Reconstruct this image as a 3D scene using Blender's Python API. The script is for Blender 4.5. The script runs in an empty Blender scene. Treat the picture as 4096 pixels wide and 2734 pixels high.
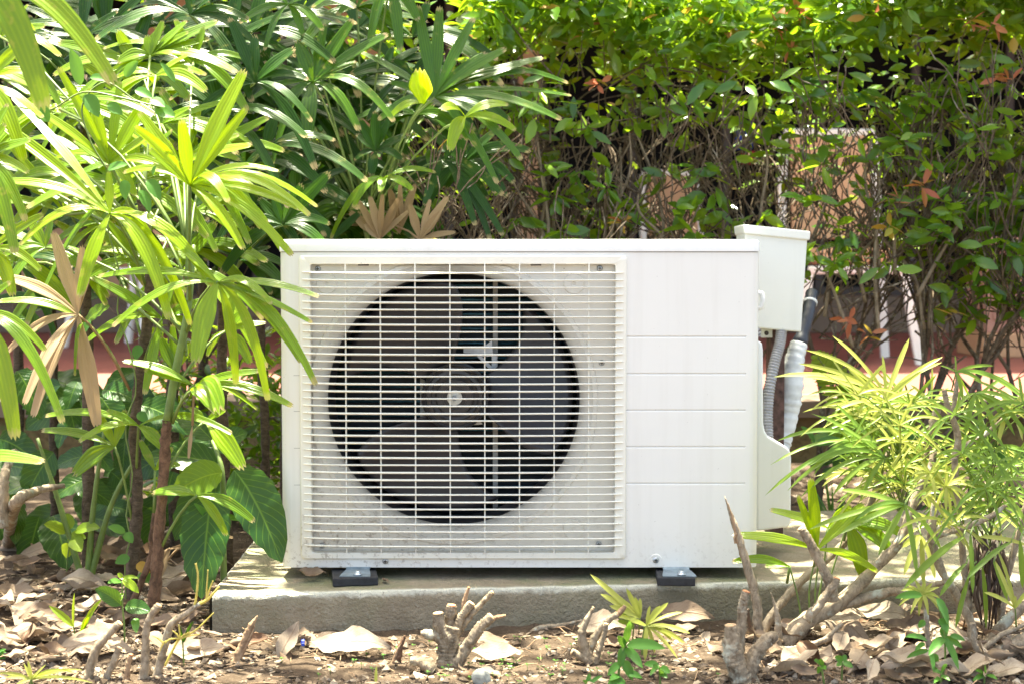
import bpy, bmesh, math, random
import numpy as np
from mathutils import Vector, Matrix, noise, Euler

SC = bpy.context.scene
COL = SC.collection
# ---------------------------------------------------------------- camera, world, sun, exposure
FPX = 5520.0                      # focal length in pixels of the 4096-wide photograph
CAM = Vector((0.0, -2.30, 0.5725))
PITCH = math.radians(2.77)
cd = bpy.data.cameras.new("camera")
cam = bpy.data.objects.new("camera", cd)
COL.objects.link(cam)
cam.location = CAM
cam.rotation_euler = (math.radians(90) - PITCH, 0, 0)
cd.sensor_width = 36.0
cd.lens = FPX / 4096 * 36.0
cd.clip_start, cd.clip_end = 0.05, 500
cd.dof.use_dof = True
cd.dof.focus_distance = 2.28
cd.dof.aperture_fstop = 6.0
SC.camera = cam

SUN_EL, SUN_AZ = math.radians(80), math.radians(-20)     # azimuth from +Y (behind the unit) towards +X
W = bpy.data.worlds.new("World")
SC.world = W
W.use_nodes = True
nt = W.node_tree
sky = nt.nodes.new("ShaderNodeTexSky")
sky.sky_type = 'NISHITA'
sky.sun_disc = False
sky.sun_elevation = SUN_EL
sky.sun_rotation = SUN_AZ
sky.air_density = 0.6
sky.dust_density = 4.0
sky.ozone_density = 0.0
nt.links.new(sky.outputs[0], nt.nodes["Background"].inputs[0])
nt.nodes["Background"].inputs[1].default_value = 0.125

sd = bpy.data.lights.new("sun", 'SUN')
sd.energy = 5.0
sd.angle = math.radians(0.5)
sd.color = (1.0, 0.95, 0.86)
sun = bpy.data.objects.new("sun", sd)
COL.objects.link(sun)
to_sun = Vector((math.sin(SUN_AZ) * math.cos(SUN_EL), math.cos(SUN_AZ) * math.cos(SUN_EL), math.sin(SUN_EL)))
sun.rotation_euler = to_sun.to_track_quat('Z', 'Y').to_euler()
sun.location = to_sun * 20
SC.view_settings.view_transform = 'Standard'
SC.view_settings.look = 'None'
SC.view_settings.gamma = 1.0
SC.view_settings.exposure = 2.68
SC.view_settings.use_white_balance = True
SC.view_settings.white_balance_temperature = 7100
SC.view_settings.white_balance_tint = 0
try:
    SC.view_settings.use_curve_mapping = False
except Exception:
    pass
SC.cycles.max_bounces = 7
SC.cycles.transparent_max_bounces = 4
SC.cycles.sample_clamp_indirect = 6.0
SC.cycles.use_denoising = True

R = random.Random(7)

# ---------------------------------------------------------------- helpers
_cp, _sp = math.cos(PITCH), math.sin(PITCH)
def ray(px, py):
    u, v = (px - 2048) / FPX, (1367 - py) / FPX
    return Vector((u, _cp + v * _sp, -_sp + v * _cp))
def P(px, py, Y):
    """the point at depth Y seen at a place of the photograph"""
    d = ray(px, py)
    return CAM + d * ((Y - CAM.y) / d.y)
def G(px, py, z=0.0):
    d = ray(px, py)
    return CAM + d * ((z - CAM.z) / d.z)
def mpp(Y):
    return (Y - CAM.y) / FPX

def props(o, label=None, cat=None, group=None, kind=None):
    if label: o["label"] = label
    if cat: o["category"] = cat
    if group: o["group"] = group
    if kind: o["kind"] = kind
    return o
def thing(name, loc, label, cat, group=None):
    o = bpy.data.objects.new(name, None)
    o.empty_display_size = 0.05
    COL.objects.link(o)
    o.location = loc
    return props(o, label, cat, group)
def wpos(o):
    p = Vector(o.location)
    while o.parent:
        o = o.parent
        p = p + Vector(o.location)
    return p
def put(name, me, parent=None, loc=None):
    """link a mesh; loc is a world place, its vertices are relative to it"""
    o = bpy.data.objects.new(name, me)
    COL.objects.link(o)
    loc = Vector(loc) if loc is not None else Vector((0, 0, 0))
    if parent:
        o.parent = parent
        o.location = loc - wpos(parent)
    else:
        o.location = loc
    return o

class MB:
    def __init__(s):
        s.v, s.f, s.uv, s.mi = [], [], [], []
    def vert(s, p):
        s.v.append((p[0], p[1], p[2])); return len(s.v) - 1
    def face(s, idx, uv=None, m=0):
        s.f.append(tuple(idx)); s.uv.append(uv); s.mi.append(m)
    def box(s, a, b, m=0):
        x0, y0, z0 = a; x1, y1, z1 = b
        i = len(s.v)
        s.v += [(x0,y0,z0),(x1,y0,z0),(x1,y1,z0),(x0,y1,z0),(x0,y0,z1),(x1,y0,z1),(x1,y1,z1),(x0,y1,z1)]
        for q in ((0,3,2,1),(4,5,6,7),(0,1,5,4),(1,2,6,5),(2,3,7,6),(3,0,4,7)):
            s.face([i+k for k in q], None, m)
    def obox(s, c, ax, ay, az, m=0):
        c, ax, ay, az = map(Vector, (c, ax, ay, az))
        i = len(s.v)
        for dz in (-1, 1):
            for dx, dy in ((-1,-1),(1,-1),(1,1),(-1,1)):
                s.vert(c + ax*dx + ay*dy + az*dz)
        for q in ((0,3,2,1),(4,5,6,7),(0,1,5,4),(1,2,6,5),(2,3,7,6),(3,0,4,7)):
            s.face([i+k for k in q], None, m)
    def tube(s, pts, rad, n=8, cap=True, m=0, wob=0.0, rng=None, vs=8.0):
        pts = [Vector(p) for p in pts]
        if not hasattr(rad, '__len__'): rad = [rad] * len(pts)
        rings = []
        up = None
        L = 0
        Ls = []
        for k, p in enumerate(pts):
            if k: L += (p - pts[k-1]).length
            Ls.append(L)
            t = (pts[min(k+1, len(pts)-1)] - pts[max(k-1, 0)])
            if t.length < 1e-9: t = Vector((0,0,1))
            t.normalize()
            if up is None:
                up = t.orthogonal().normalized()
            up = (up - t * up.dot(t))
            if up.length < 1e-6: up = t.orthogonal()
            up.normalize()
            sd_ = t.cross(up)
            ring = []
            for j in range(n):
                a = 2*math.pi*j/n
                r = rad[k] * (1 + (rng.uniform(-wob, wob) if wob else 0))
                ring.append(s.vert(p + (up*math.cos(a) + sd_*math.sin(a)) * r))
            rings.append(ring)
        for k in range(len(rings)-1):
            for j in range(n):
                j2 = (j+1) % n
                uv = ((j/n, Ls[k]*vs), ((j+1)/n, Ls[k]*vs), ((j+1)/n, Ls[k+1]*vs), (j/n, Ls[k+1]*vs))
                s.face((rings[k][j], rings[k][j2], rings[k+1][j2], rings[k+1][j]), uv, m)
        if cap:
            s.face(list(reversed(rings[0])), None, m)
            s.face(rings[-1], None, m)
        return rings
    def lathe(s, prof, c, axis='y', n=40, m=0):
        """prof: (radius, offset along axis) list"""
        c = Vector(c)
        rings = []
        for r, h in prof:
            ring = []
            for j in range(n):
                a = 2*math.pi*j/n
                if axis == 'y': q = Vector((r*math.cos(a), h, r*math.sin(a)))
                else: q = Vector((r*math.cos(a), r*math.sin(a), h))
                ring.append(s.vert(c + q))
            rings.append(ring)
        for k in range(len(rings)-1):
            for j in range(n):
                j2 = (j+1) % n
                s.face((rings[k][j], rings[k][j2], rings[k+1][j2], rings[k+1][j]), None, m)
        return rings
    def mesh(s, name, mats, smooth=True):
        me = bpy.data.meshes.new(name)
        me.from_pydata(s.v, [], s.f)
        if not isinstance(mats, (list, tuple)): mats = [mats]
        for m in mats: me.materials.append(m)
        if any(s.mi): me.polygons.foreach_set("material_index", s.mi)
        if any(u is not None for u in s.uv):
            lay = me.uv_layers.new(name="UVMap")
            flat = []
            for f, u in zip(s.f, s.uv):
                flat += [c for q in (u if u is not None else [(0.5, 0.5)]*len(f)) for c in q]
            lay.data.foreach_set("uv", flat)
        if smooth: me.polygons.foreach_set("use_smooth", [True]*len(s.f))
        me.update()
        return me

def bevel(o, w=0.002, seg=2, ang=35):
    b = o.modifiers.new("bevel", 'BEVEL')
    b.width, b.segments, b.limit_method, b.angle_limit = w, seg, 'ANGLE', math.radians(ang)
    b.harden_normals = False
    return o
def smooth_angle(o, deg=35):
    me = o.data
    me.polygons.foreach_set("use_smooth", [True]*len(me.polygons))
    try:
        me.set_sharp_from_angle(angle=math.radians(deg))
    except Exception:
        pass
    return o

# ---------------------------------------------------------------- materials
class N:
    """tiny node helper"""
    def __init__(s, name):
        s.m = bpy.data.materials.new(name)
        s.m.use_nodes = True
        s.t = s.m.node_tree
        s.b = s.t.nodes["Principled BSDF"]
        s.out = s.t.nodes["Material Output"]
    def n(s, kind, **kw):
        nd = s.t.nodes.new("ShaderNode" + kind)
        for k, v in kw.items():
            if k.startswith("i_"):
                key = k[2:]
                key = int(key) if key.isdigit() else key
                s.set(nd.inputs[key], v)
            else:
                setattr(nd, k, v)
        return nd
    def set(s, sock, v):
        if hasattr(v, "is_linked") or hasattr(v, "links"): s.t.links.new(v, sock)
        else:
            if hasattr(sock.default_value, "__len__") and len(sock.default_value) == 4 and len(v) == 3: v = (*v, 1)
            sock.default_value = v
    def math(s, op, a, b=0.0, c=None):
        nd = s.n("Math", operation=op)
        s.set(nd.inputs[0], a); s.set(nd.inputs[1], b)
        if c is not None: s.set(nd.inputs[2], c)
        return nd.outputs[0]
    def noise(s, scale, detail=4, rough=0.6, vec=None, dist=0.0):
        nd = s.n("TexNoise")
        nd.inputs["Scale"].default_value = scale
        nd.inputs["Detail"].default_value = detail
        nd.inputs["Roughness"].default_value = rough
        nd.inputs["Distortion"].default_value = dist
        if vec is not None: s.t.links.new(vec, nd.inputs["Vector"])
        return nd.outputs["Fac"]
    def ramp(s, fac, stops):
        nd = s.n("ValToRGB")
        cr = nd.color_ramp
        while len(cr.elements) < len(stops): cr.elements.new(0.5)
        for e, (p, c) in zip(cr.elements, stops):
            e.position = p
            e.color = (*c, 1) if len(c) == 3 else c
        s.t.links.new(fac, nd.inputs[0])
        return nd.outputs[0]
    def mix(s, fac, a, b, blend='MIX'):
        nd = s.n("Mix", data_type='RGBA', blend_type=blend)
        s.set(nd.inputs[0], fac); s.set(nd.inputs[6], a); s.set(nd.inputs[7], b)
        return nd.outputs[2]
    def maprange(s, v, a, b, c=0.0, d=1.0):
        nd = s.n("MapRange")
        for i, x in enumerate((v, a, b, c, d)): s.set(nd.inputs[i], x)
        return nd.outputs[0]
    def bump(s, h, strength=0.3, dist=0.002):
        nd = s.n("Bump")
        nd.inputs["Strength"].default_value = strength
        nd.inputs["Distance"].default_value = dist
        s.t.links.new(h, nd.inputs["Height"])
        s.t.links.new(nd.outputs[0], s.b.inputs["Normal"])
        return nd
    def obj(s): return s.n("TexCoord").outputs["Object"]
    def pos(s): return s.n("NewGeometry").outputs["Position"]
    def rnd(s):
        a = s.n("ObjectInfo").outputs["Random"]
        b = s.n("NewGeometry").outputs["Random Per Island"]
        return s.math('FRACT', s.math('ADD', a, b))
    def base(s, c, rough=0.5, metal=0.0, spec=None):
        s.set(s.b.inputs["Base Color"], c)
        s.set(s.b.inputs["Roughness"], rough)
        s.b.inputs["Metallic"].default_value = metal
        if spec is not None: s.b.inputs["Specular IOR Level"].default_value = spec
        return s

def leaf_mat(name, cols, trans, tf=0.42, rough=0.34, ribs=0, rib_amt=0.25, spots=None, spec=0.32, vein=False):
    n = N(name)
    r = n.rnd()
    st = [(i / max(1, len(cols)-1), c) for i, c in enumerate(cols)]
    col = n.ramp(r, st)
    big = n.noise(9.0, 3, 0.6, n.pos())
    col = n.mix(n.maprange(big, 0.3, 0.75, 0.0, 0.35), col, n.mix(0.5, col, (trans[0]*0.6, trans[1]*0.55, trans[2]*0.6)))
    uv = n.n("TexCoord").outputs["UV"]
    sx = n.n("SeparateXYZ"); n.t.links.new(uv, sx.inputs[0])
    h = None
    if ribs:
        w = n.math('SINE', n.math('MULTIPLY', sx.outputs[0], ribs * 2 * math.pi))
        w = n.math('POWER', n.math('ABSOLUTE', w), 4.0)
        fine = n.math('SINE', n.math('MULTIPLY', sx.outputs[0], ribs * 9 * math.pi))
        lighter = n.mix(0.5, col, (trans[0], trans[1], trans[2]))
        col = n.mix(n.math('MULTIPLY', w, rib_amt * 1.4), col, lighter)
        h = n.math('ADD', w, n.math('MULTIPLY', fine, 0.12))
    if vein:
        mid = n.math('ABSOLUTE', n.math('SUBTRACT', sx.outputs[0], 0.5))
        ml = n.maprange(mid, 0.0, 0.035, 1.0, 0.0)
        sv = n.math('SINE', n.math('ADD', n.math('MULTIPLY', sx.outputs[1], 62.0), n.math('MULTIPLY', mid, -34.0)))
        sv = n.math('POWER', n.math('MAXIMUM', sv, 0.0), 14.0)
        lines = n.math('MAXIMUM', ml, n.math('MULTIPLY', sv, 0.6))
        col = n.mix(n.math('MULTIPLY', lines, 0.7), col, (trans[0]*0.9, trans[1]*0.9, trans[2]*1.2))
        h = n.math('SUBTRACT', 1.0, lines)
    if spots:
        sp = n.noise(60.0, 2, 0.5, n.pos())
        m2 = n.noise(7.0, 2, 0.5, n.pos())
        f = n.math('MULTIPLY', n.maprange(sp, 0.60, 0.70), n.maprange(m2, 0.45, 0.6))
        col = n.mix(n.math('MULTIPLY', f, 0.75), col, spots)
        if ribs:   # browned tip
            tipf = n.maprange(n.math('ADD', sx.outputs[1], n.math('MULTIPLY', n.math('SUBTRACT', sp, 0.5), 0.12)), 0.955, 0.99)
            col = n.mix(n.math('MULTIPLY', tipf, 0.85), col, (0.42, 0.30, 0.15))
    n.base(col, rough, 0.0, spec)
    if h is not None: n.bump(h, 0.35, 0.0012)
    tr = n.n("BsdfTranslucent")
    tc = n.mix(0.35, (trans[0], trans[1], trans[2]), col)
    n.t.links.new(tc, tr.inputs[0])
    mx = n.n("MixShader"); mx.inputs[0].default_value = tf
    n.t.links.new(n.b.outputs[0], mx.inputs[1]); n.t.links.new(tr.outputs[0], mx.inputs[2])
    n.t.links.new(mx.outputs[0], n.out.inputs[0])
    return n.m

def bark_mat(name, dark, light, scale=60, lichen=None, stretch=(1, 1, .25), bump=0.6):
    n = N(name)
    mp = n.n("Mapping"); n.t.links.new(n.pos(), mp.inputs[0]); mp.inputs["Scale"].default_value = stretch
    f = n.noise(scale, 6, 0.7, mp.outputs[0], 0.6)
    c = n.ramp(f, [(0.28, dark), (0.72, light)])
    f4 = n.noise(38, 5, 0.7, n.pos(), 1.0)
    c = n.mix(n.maprange(f4, 0.50, 0.66, 0, 0.7), c, tuple(x*.6 for x in dark))
    if lichen:
        l = n.noise(32, 4, 0.65, n.pos())
        c = n.mix(n.math('MULTIPLY', n.maprange(l, 0.56, 0.66), 0.85), c, lichen)
    n.base(c, 0.85, 0, 0.25)
    n.bump(f, bump, 0.004)
    return n.m

def plain(name, col, rough=0.5, metal=0.0, var=0.08, scale=30, bump=0.0, spec=None):
    n = N(name)
    f = n.noise(scale, 4, 0.6, n.pos())
    d = tuple(c * (1 - var) for c in col); l = tuple(min(1, c * (1 + var)) for c in col)
    n.base(n.ramp(f, [(0.3, d), (0.7, l)]), rough, metal, spec)
    if bump: n.bump(f, bump, 0.002)
    return n.m

M = {}
def white_plastic(name, col, dirt_z=None, speck=0.5, rough=0.38):
    n = N(name)
    p = n.pos()
    f = n.noise(6, 4, 0.6, p)
    c = n.ramp(f, [(0.3, tuple(x*0.965 for x in col)), (0.7, col)])
    st = n.n("Mapping"); n.t.links.new(p, st.inputs[0]); st.inputs["Scale"].default_value = (40, 40, 2.2)
    streak = n.noise(1.0, 4, 0.6, st.outputs[0])
    c = n.mix(n.maprange(streak, 0.5, 0.85, 0, 0.20), c, (0.50, 0.46, 0.38))
    sp = n.noise(210, 2, 0.5, p)
    spk = n.maprange(sp, 0.735, 0.76)
    if dirt_z:
        sz = n.n("SeparateXYZ"); n.t.links.new(p, sz.inputs[0])
        low = n.maprange(sz.outputs[2], dirt_z[0], dirt_z[1], 1.0, 0.0)
        leftm = n.maprange(sz.outputs[0], -0.30, 0.05, 1.0, 0.25)
        dn = n.noise(95, 5, 0.7, p)
        dm = n.math('MULTIPLY', n.math('MULTIPLY', low, leftm), n.maprange(dn, 0.54, 0.64))
        c = n.mix(n.math('MULTIPLY', dm, 0.8), c, (0.20, 0.14, 0.09))
        c = n.mix(n.math('MULTIPLY', n.math('MULTIPLY', low, leftm), 0.28), c, (0.58, 0.48, 0.38))
    c = n.mix(n.math('MULTIPLY', spk, speck), c, (0.12, 0.09, 0.06))
    n.base(c, rough, 0, 0.5)
    fb = n.noise(700, 2, 0.5, p)
    n.bump(fb, 0.05, 0.0006)
    return n.m
M['white'] = white_plastic("cream_painted_metal", (0.80, 0.785, 0.745), (0.085, 0.16), 0.35)
M['grille'] = white_plastic("cream_plastic", (0.82, 0.795, 0.705), (0.085, 0.22), 0.45)
M['recess'] = white_plastic("cream_recess", (0.84, 0.815, 0.75), (0.085, 0.30), 0.6)
M['lid'] = white_plastic("white_lid", (0.82, 0.815, 0.79), None, 0.1)
M['cover'] = white_plastic("white_cover", (0.80, 0.80, 0.785), None, 0.2)
M['box'] = white_plastic("cream_box", (0.80, 0.79, 0.72), None, 0.1)
M['shroud'] = plain("grey_shroud", (0.36, 0.35, 0.33), 0.45, 0, 0.1, 20)
M['fan'] = plain("dark_grey_plastic", (0.036, 0.034, 0.040), 0.34, 0, 0.15, 12)
M['hub'] = plain("brown_grey_plastic", (0.055, 0.050, 0.050), 0.4, 0, 0.2, 40)
M['cap'] = plain("pale_washer", (0.78, 0.76, 0.68), 0.4, 0, 0.06, 50)
M['steel'] = plain("galvanised_steel", (0.52, 0.56, 0.60), 0.38, 0.9, 0.14, 45)
M['bracket'] = plain("blue_grey_bracket", (0.26, 0.32, 0.37), 0.42, 0.6, 0.3, 60)
M['screw'] = plain("zinc_screw", (0.42, 0.44, 0.46), 0.35, 0.85, 0.2, 200)
M['screwslot'] = plain("dark_slot", (0.03, 0.03, 0.03), 0.6)
M['rubber'] = plain("black_rubber", (0.022, 0.022, 0.025), 0.75, 0, 0.4, 90, 0.4)
M['coil'] = plain("blue_black_fins", (0.012, 0.020, 0.027), 0.5, 0.3, 0.3, 90)
M['tube'] = plain("teal_coil_tube", (0.07, 0.19, 0.25), 0.35, 0.5, 0.3, 80)
M['inner'] = plain("dark_interior", (0.012, 0.012, 0.013), 0.7)  # darkness inside the unit put into the colour
M['strip'] = plain("dull_metal_strip", (0.62, 0.61, 0.56), 0.5, 0.0, 0.15, 40)
M['conduit'] = plain("grey_conduit", (0.36, 0.35, 0.36), 0.45, 0.2, 0.15, 80)
M['tape'] = plain("white_wrap", (0.70, 0.71, 0.70), 0.55, 0, 0.14, 38, 0.3)
M['blacktape'] = plain("black_tape", (0.03, 0.033, 0.045), 0.45, 0, 0.3, 60)
M['rust'] = plain("rusty_steel", (0.11, 0.06, 0.05), 0.8, 0.1, 0.6, 70, 0.4)

def concrete():
    n = N("mossy_concrete")
    p = n.pos()
    g = n.n("NewGeometry")
    f = n.noise(14, 7, 0.7, p)
    c = n.ramp(f, [(0.25, (0.19, 0.155, 0.11)), (0.5, (0.27, 0.225, 0.16)), (0.78, (0.37, 0.315, 0.235))])
    m = n.noise(9, 5, 0.65, p, 0.5)
    sn = n.n("SeparateXYZ"); n.t.links.new(g.outputs["Normal"], sn.inputs[0])
    top = n.maprange(sn.outputs[2], 0.5, 0.9)
    mossf = n.math('MULTIPLY', n.maprange(m, 0.42, 0.62), n.math('ADD', n.math('MULTIPLY', top, 0.45), 0.25))
    c = n.mix(mossf, c, (0.17, 0.19, 0.10))
    wn = n.noise(48, 5, 0.7, p)
    c = n.mix(n.math('MULTIPLY', n.maprange(wn, 0.6, 0.72), 0.45), c, (0.55, 0.52, 0.45))
    # pale worn arris of the slab
    sp = n.n("SeparateXYZ"); n.t.links.new(p, sp.inputs[0])
    edge = n.maprange(n.math('ADD', sp.outputs[2], n.math('MULTIPLY', n.math('SUBTRACT', wn, 0.5), 0.02)), 0.051, 0.058)
    front = n.maprange(sn.outputs[2], 0.97, 0.80)
    c = n.mix(n.math('MULTIPLY', n.math('MULTIPLY', edge, front), 0.85), c, (0.62, 0.60, 0.50))
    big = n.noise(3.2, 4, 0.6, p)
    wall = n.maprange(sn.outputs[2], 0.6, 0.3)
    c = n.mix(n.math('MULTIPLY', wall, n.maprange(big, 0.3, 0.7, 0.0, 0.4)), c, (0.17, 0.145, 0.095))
    gr = n.noise(190, 3, 0.6, p)
    c = n.mix(n.maprange(gr, 0.62, 0.72, 0, 0.55), c, (0.11, 0.09, 0.07))
    n.base(c, 0.9, 0, 0.2)
    hh = n.math('ADD', n.math('MULTIPLY', gr, 0.7), f)
    n.bump(hh, 1.0, 0.006)
    return n.m
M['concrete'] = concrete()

def soil():
    n = N("garden_soil")
    p = n.pos()
    f = n.noise(11, 7, 0.75, p)
    c = n.ramp(f, [(0.28, (0.042, 0.029, 0.019)), (0.5, (0.082, 0.057, 0.039)), (0.75, (0.15, 0.112, 0.078))])
    f2 = n.noise(120, 5, 0.7, p)
    c = n.mix(n.maprange(f2, 0.55, 0.72, 0, 0.6), c, (0.21, 0.165, 0.12))
    c = n.mix(n.maprange(f2, 0.28, 0.42, 0.55, 0), c, (0.045, 0.028, 0.018))
    n.base(c, 0.95, 0, 0.15)
    n.bump(n.math('ADD', f2, n.math('MULTIPLY', n.noise(400, 3, 0.6, p), 0.4)), 0.9, 0.006)
    return n.m
M['soil'] = soil()
def crumb():
    n = N("soil_crumb")
    c = n.ramp(n.rnd(), [(0, (0.055, 0.038, 0.026)), (0.5, (0.11, 0.08, 0.056)), (0.85, (0.22, 0.17, 0.125)), (1, (0.36, 0.31, 0.25))])
    n.base(c, 0.95, 0, 0.15)
    n.bump(n.noise(300, 4, 0.6, n.pos()), 0.6, 0.002)
    return n.m
M['crumb'] = crumb()
def dry(name, cols, rough=0.6):
    n = N(name)
    c = n.ramp(n.rnd(), [(i/(len(cols)-1), x) for i, x in enumerate(cols)])
    f = n.noise(26, 5, 0.65, n.pos())
    c = n.mix(n.maprange(f, 0.46, 0.70, 0, 0.75), c, (0.15, 0.092, 0.056))
    f9 = n.noise(70, 4, 0.7, n.pos())
    c = n.mix(n.maprange(f9, 0.58, 0.70, 0, 0.55), c, (0.10, 0.062, 0.04))
    uv = n.n("TexCoord").outputs["UV"]
    sx = n.n("SeparateXYZ"); n.t.links.new(uv, sx.inputs[0])
    mid = n.math('ABSOLUTE', n.math('SUBTRACT', sx.outputs[0], 0.5))
    ml = n.maprange(mid, 0.0, 0.055, 1.0, 0.0)
    sv = n.math('SINE', n.math('ADD', n.math('MULTIPLY', sx.outputs[1], 60.0), n.math('MULTIPLY', mid, -40.0)))
    sv = n.math('POWER', n.math('MAXIMUM', sv, 0.0), 10.0)
    lines = n.math('MAXIMUM', ml, n.math('MULTIPLY', sv, 0.35))
    c = n.mix(n.math('MULTIPLY', lines, 0.6), c, (0.15, 0.085, 0.05))
    n.base(c, rough, 0, 0.35)
    n.bump(n.math('SUBTRACT', n.math('MULTIPLY', f, 0.5), lines), 0.4, 0.0015)
    tr = n.n("BsdfTranslucent"); n.t.links.new(c, tr.inputs[0])
    mx = n.n("MixShader"); mx.inputs[0].default_value = 0.18
    n.t.links.new(n.b.outputs[0], mx.inputs[1]); n.t.links.new(tr.outputs[0], mx.inputs[2])
    n.t.links.new(mx.outputs[0], n.out.inputs[0])
    return n.m
M['dry'] = dry("dry_leaf_tan", [(0.22, 0.150, 0.095), (0.30, 0.225, 0.155), (0.38, 0.305, 0.225), (0.26, 0.19, 0.13), (0.14, 0.088, 0.055), (0.42, 0.345, 0.26), (0.18, 0.12, 0.078)])
M['drydark'] = dry("dry_leaf_brown", [(0.10, 0.055, 0.03), (0.15, 0.085, 0.05), (0.12, 0.07, 0.035)])
M['deadpalm'] = leaf_mat("dead_palm_leaf", [(0.22, 0.14, 0.07), (0.30, 0.21, 0.115), (0.36, 0.26, 0.155)], (0.45, 0.28, 0.12), 0.25, 0.6, ribs=3, rib_amt=0.2, spec=0.25)
M['deadlit'] = leaf_mat("dead_palm_leaf_sunlit", [(0.38, 0.26, 0.135), (0.46, 0.33, 0.19), (0.50, 0.37, 0.23)], (0.45, 0.28, 0.12), 0.25, 0.6, ribs=3, rib_amt=0.2, spec=0.25)  # lighter copy of the dead palm leaf, sunlight put into its colour
M['deaddark'] = dry("withered_brown", [(0.07, 0.045, 0.035), (0.12, 0.08, 0.055)])

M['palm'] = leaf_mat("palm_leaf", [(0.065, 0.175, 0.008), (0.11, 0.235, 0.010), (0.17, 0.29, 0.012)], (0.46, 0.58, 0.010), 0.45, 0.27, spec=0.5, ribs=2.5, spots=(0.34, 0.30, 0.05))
M['palmbright'] = leaf_mat("palm_leaf_bright", [(0.15, 0.275, 0.008), (0.20, 0.325, 0.010)], (0.52, 0.66, 0.010), 0.50, 0.27, spec=0.5, ribs=2.5, spots=(0.38, 0.34, 0.06))  # brighter, yellower copy of the palm leaf
M['palmmid'] = leaf_mat("palm_leaf_half_shaded", [(0.020, 0.075, 0.006), (0.030, 0.098, 0.006), (0.05, 0.13, 0.007)], (0.22, 0.40, 0.006), 0.38, 0.27, spec=0.42, ribs=2.5, spots=(0.30, 0.28, 0.06))  # darker copy of the palm leaf, half shade behind the unit put in
M['palmdark'] = leaf_mat("palm_leaf_shaded", [(0.007, 0.032, 0.004), (0.011, 0.044, 0.005), (0.020, 0.065, 0.006)], (0.10, 0.24, 0.006), 0.32, 0.30, spec=0.30, ribs=2.5, spots=(0.26, 0.26, 0.06))  # darker copy of the palm leaf, shade of the back row put into the colour
M['bigleaf'] = leaf_mat("broad_leaf", [(0.012, 0.055, 0.014), (0.02, 0.075, 0.016)], (0.22, 0.38, 0.03), 0.34, 0.30, vein=True)
M['bigbright'] = leaf_mat("broad_leaf_young", [(0.10, 0.21, 0.015), (0.13, 0.24, 0.02)], (0.42, 0.55, 0.03), 0.45, 0.34, vein=True)
M['hedge'] = leaf_mat("hedge_leaf", [(0.024, 0.090, 0.016), (0.045, 0.135, 0.018), (0.075, 0.185, 0.020), (0.16, 0.29, 0.016), (0.030, 0.11, 0.022), (0.05, 0.15, 0.02), (0.22, 0.33, 0.016)], (0.46, 0.68, 0.02), 0.40, 0.22, spec=0.55)
M['hedgeyellow'] = leaf_mat("hedge_leaf_yellowing", [(0.36, 0.26, 0.03), (0.42, 0.22, 0.04), (0.28, 0.28, 0.03)], (0.6, 0.42, 0.04), 0.4, 0.35)
M['hedgepink'] = leaf_mat("hedge_leaf_young_red", [(0.46, 0.13, 0.07), (0.50, 0.19, 0.10), (0.44, 0.20, 0.06)], (0.65, 0.22, 0.08), 0.4, 0.35)
M['aralia'] = leaf_mat("narrow_leaf", [(0.085, 0.175, 0.025), (0.13, 0.225, 0.03), (0.17, 0.26, 0.04)], (0.42, 0.55, 0.05), 0.42, 0.36)
M['araliapale'] = leaf_mat("narrow_leaf_pale", [(0.32, 0.38, 0.06), (0.42, 0.44, 0.10), (0.36, 0.40, 0.08)], (0.60, 0.62, 0.12), 0.42, 0.38)
M['weed'] = leaf_mat("weed_leaf", [(0.055, 0.17, 0.03), (0.075, 0.21, 0.035)], (0.28, 0.50, 0.05), 0.38, 0.4)
M['lime'] = leaf_mat("lime_leaf", [(0.17, 0.28, 0.02), (0.22, 0.33, 0.03)], (0.5, 0.6, 0.04), 0.42, 0.42, vein=True)
M['greenstem'] = plain("green_stem", (0.13, 0.19, 0.04), 0.5, 0, 0.25, 50)
M['yellowtwig'] = plain("yellow_twig", (0.55, 0.44, 0.09), 0.6, 0, 0.25, 50)
M['palmbark'] = bark_mat("fibrous_palm_bark", (0.045, 0.032, 0.022), (0.17, 0.125, 0.085), 85, None, (1, 1, 2.2), 1.0)
M['redbark'] = bark_mat("reddish_palm_bark", (0.055, 0.030, 0.018), (0.24, 0.135, 0.08), 95, None, (1, 1, .6), 0.8)
M['bark'] = bark_mat("grey_brown_bark", (0.17, 0.125, 0.08), (0.48, 0.385, 0.275), 120, (0.46, 0.47, 0.39), (1,1,.4), 0.9)
M['stumpbark'] = bark_mat("pale_stump_bark", (0.11, 0.075, 0.045), (0.46, 0.37, 0.26), 110, (0.50, 0.48, 0.38), (1,1,.5), 1.0)
M['cut'] = plain("cut_wood", (0.48, 0.32, 0.18), 0.8, 0, 0.3, 120, 0.3)
M['cutred'] = plain("orange_cut_wood", (0.50, 0.22, 0.10), 0.8, 0, 0.3, 120, 0.3)
M['twig'] = bark_mat("dark_twig", (0.06, 0.042, 0.027), (0.22, 0.16, 0.11), 90, (0.32, 0.28, 0.22))
M['splinter'] = bark_mat("splintered_wood", (0.24, 0.14, 0.08), (0.45, 0.31, 0.19), 70, None, (1, 1, .12), 0.8)
M['stone'] = plain("grey_stone", (0.36, 0.36, 0.31), 0.85, 0, 0.35, 45, 0.6)
M['blue'] = plain("blue_plastic", (0.01, 0.05, 0.45), 0.4)
M['peach'] = plain("peach_render", (0.46, 0.29, 0.175), 0.85, 0, 0.06, 6)
M['pinkwall'] = plain("pink_render", (0.42, 0.23, 0.17), 0.85, 0, 0.06, 6)
M['redfloor'] = plain("red_paving", (0.22, 0.070, 0.052), 0.6, 0, 0.15, 8)
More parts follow.
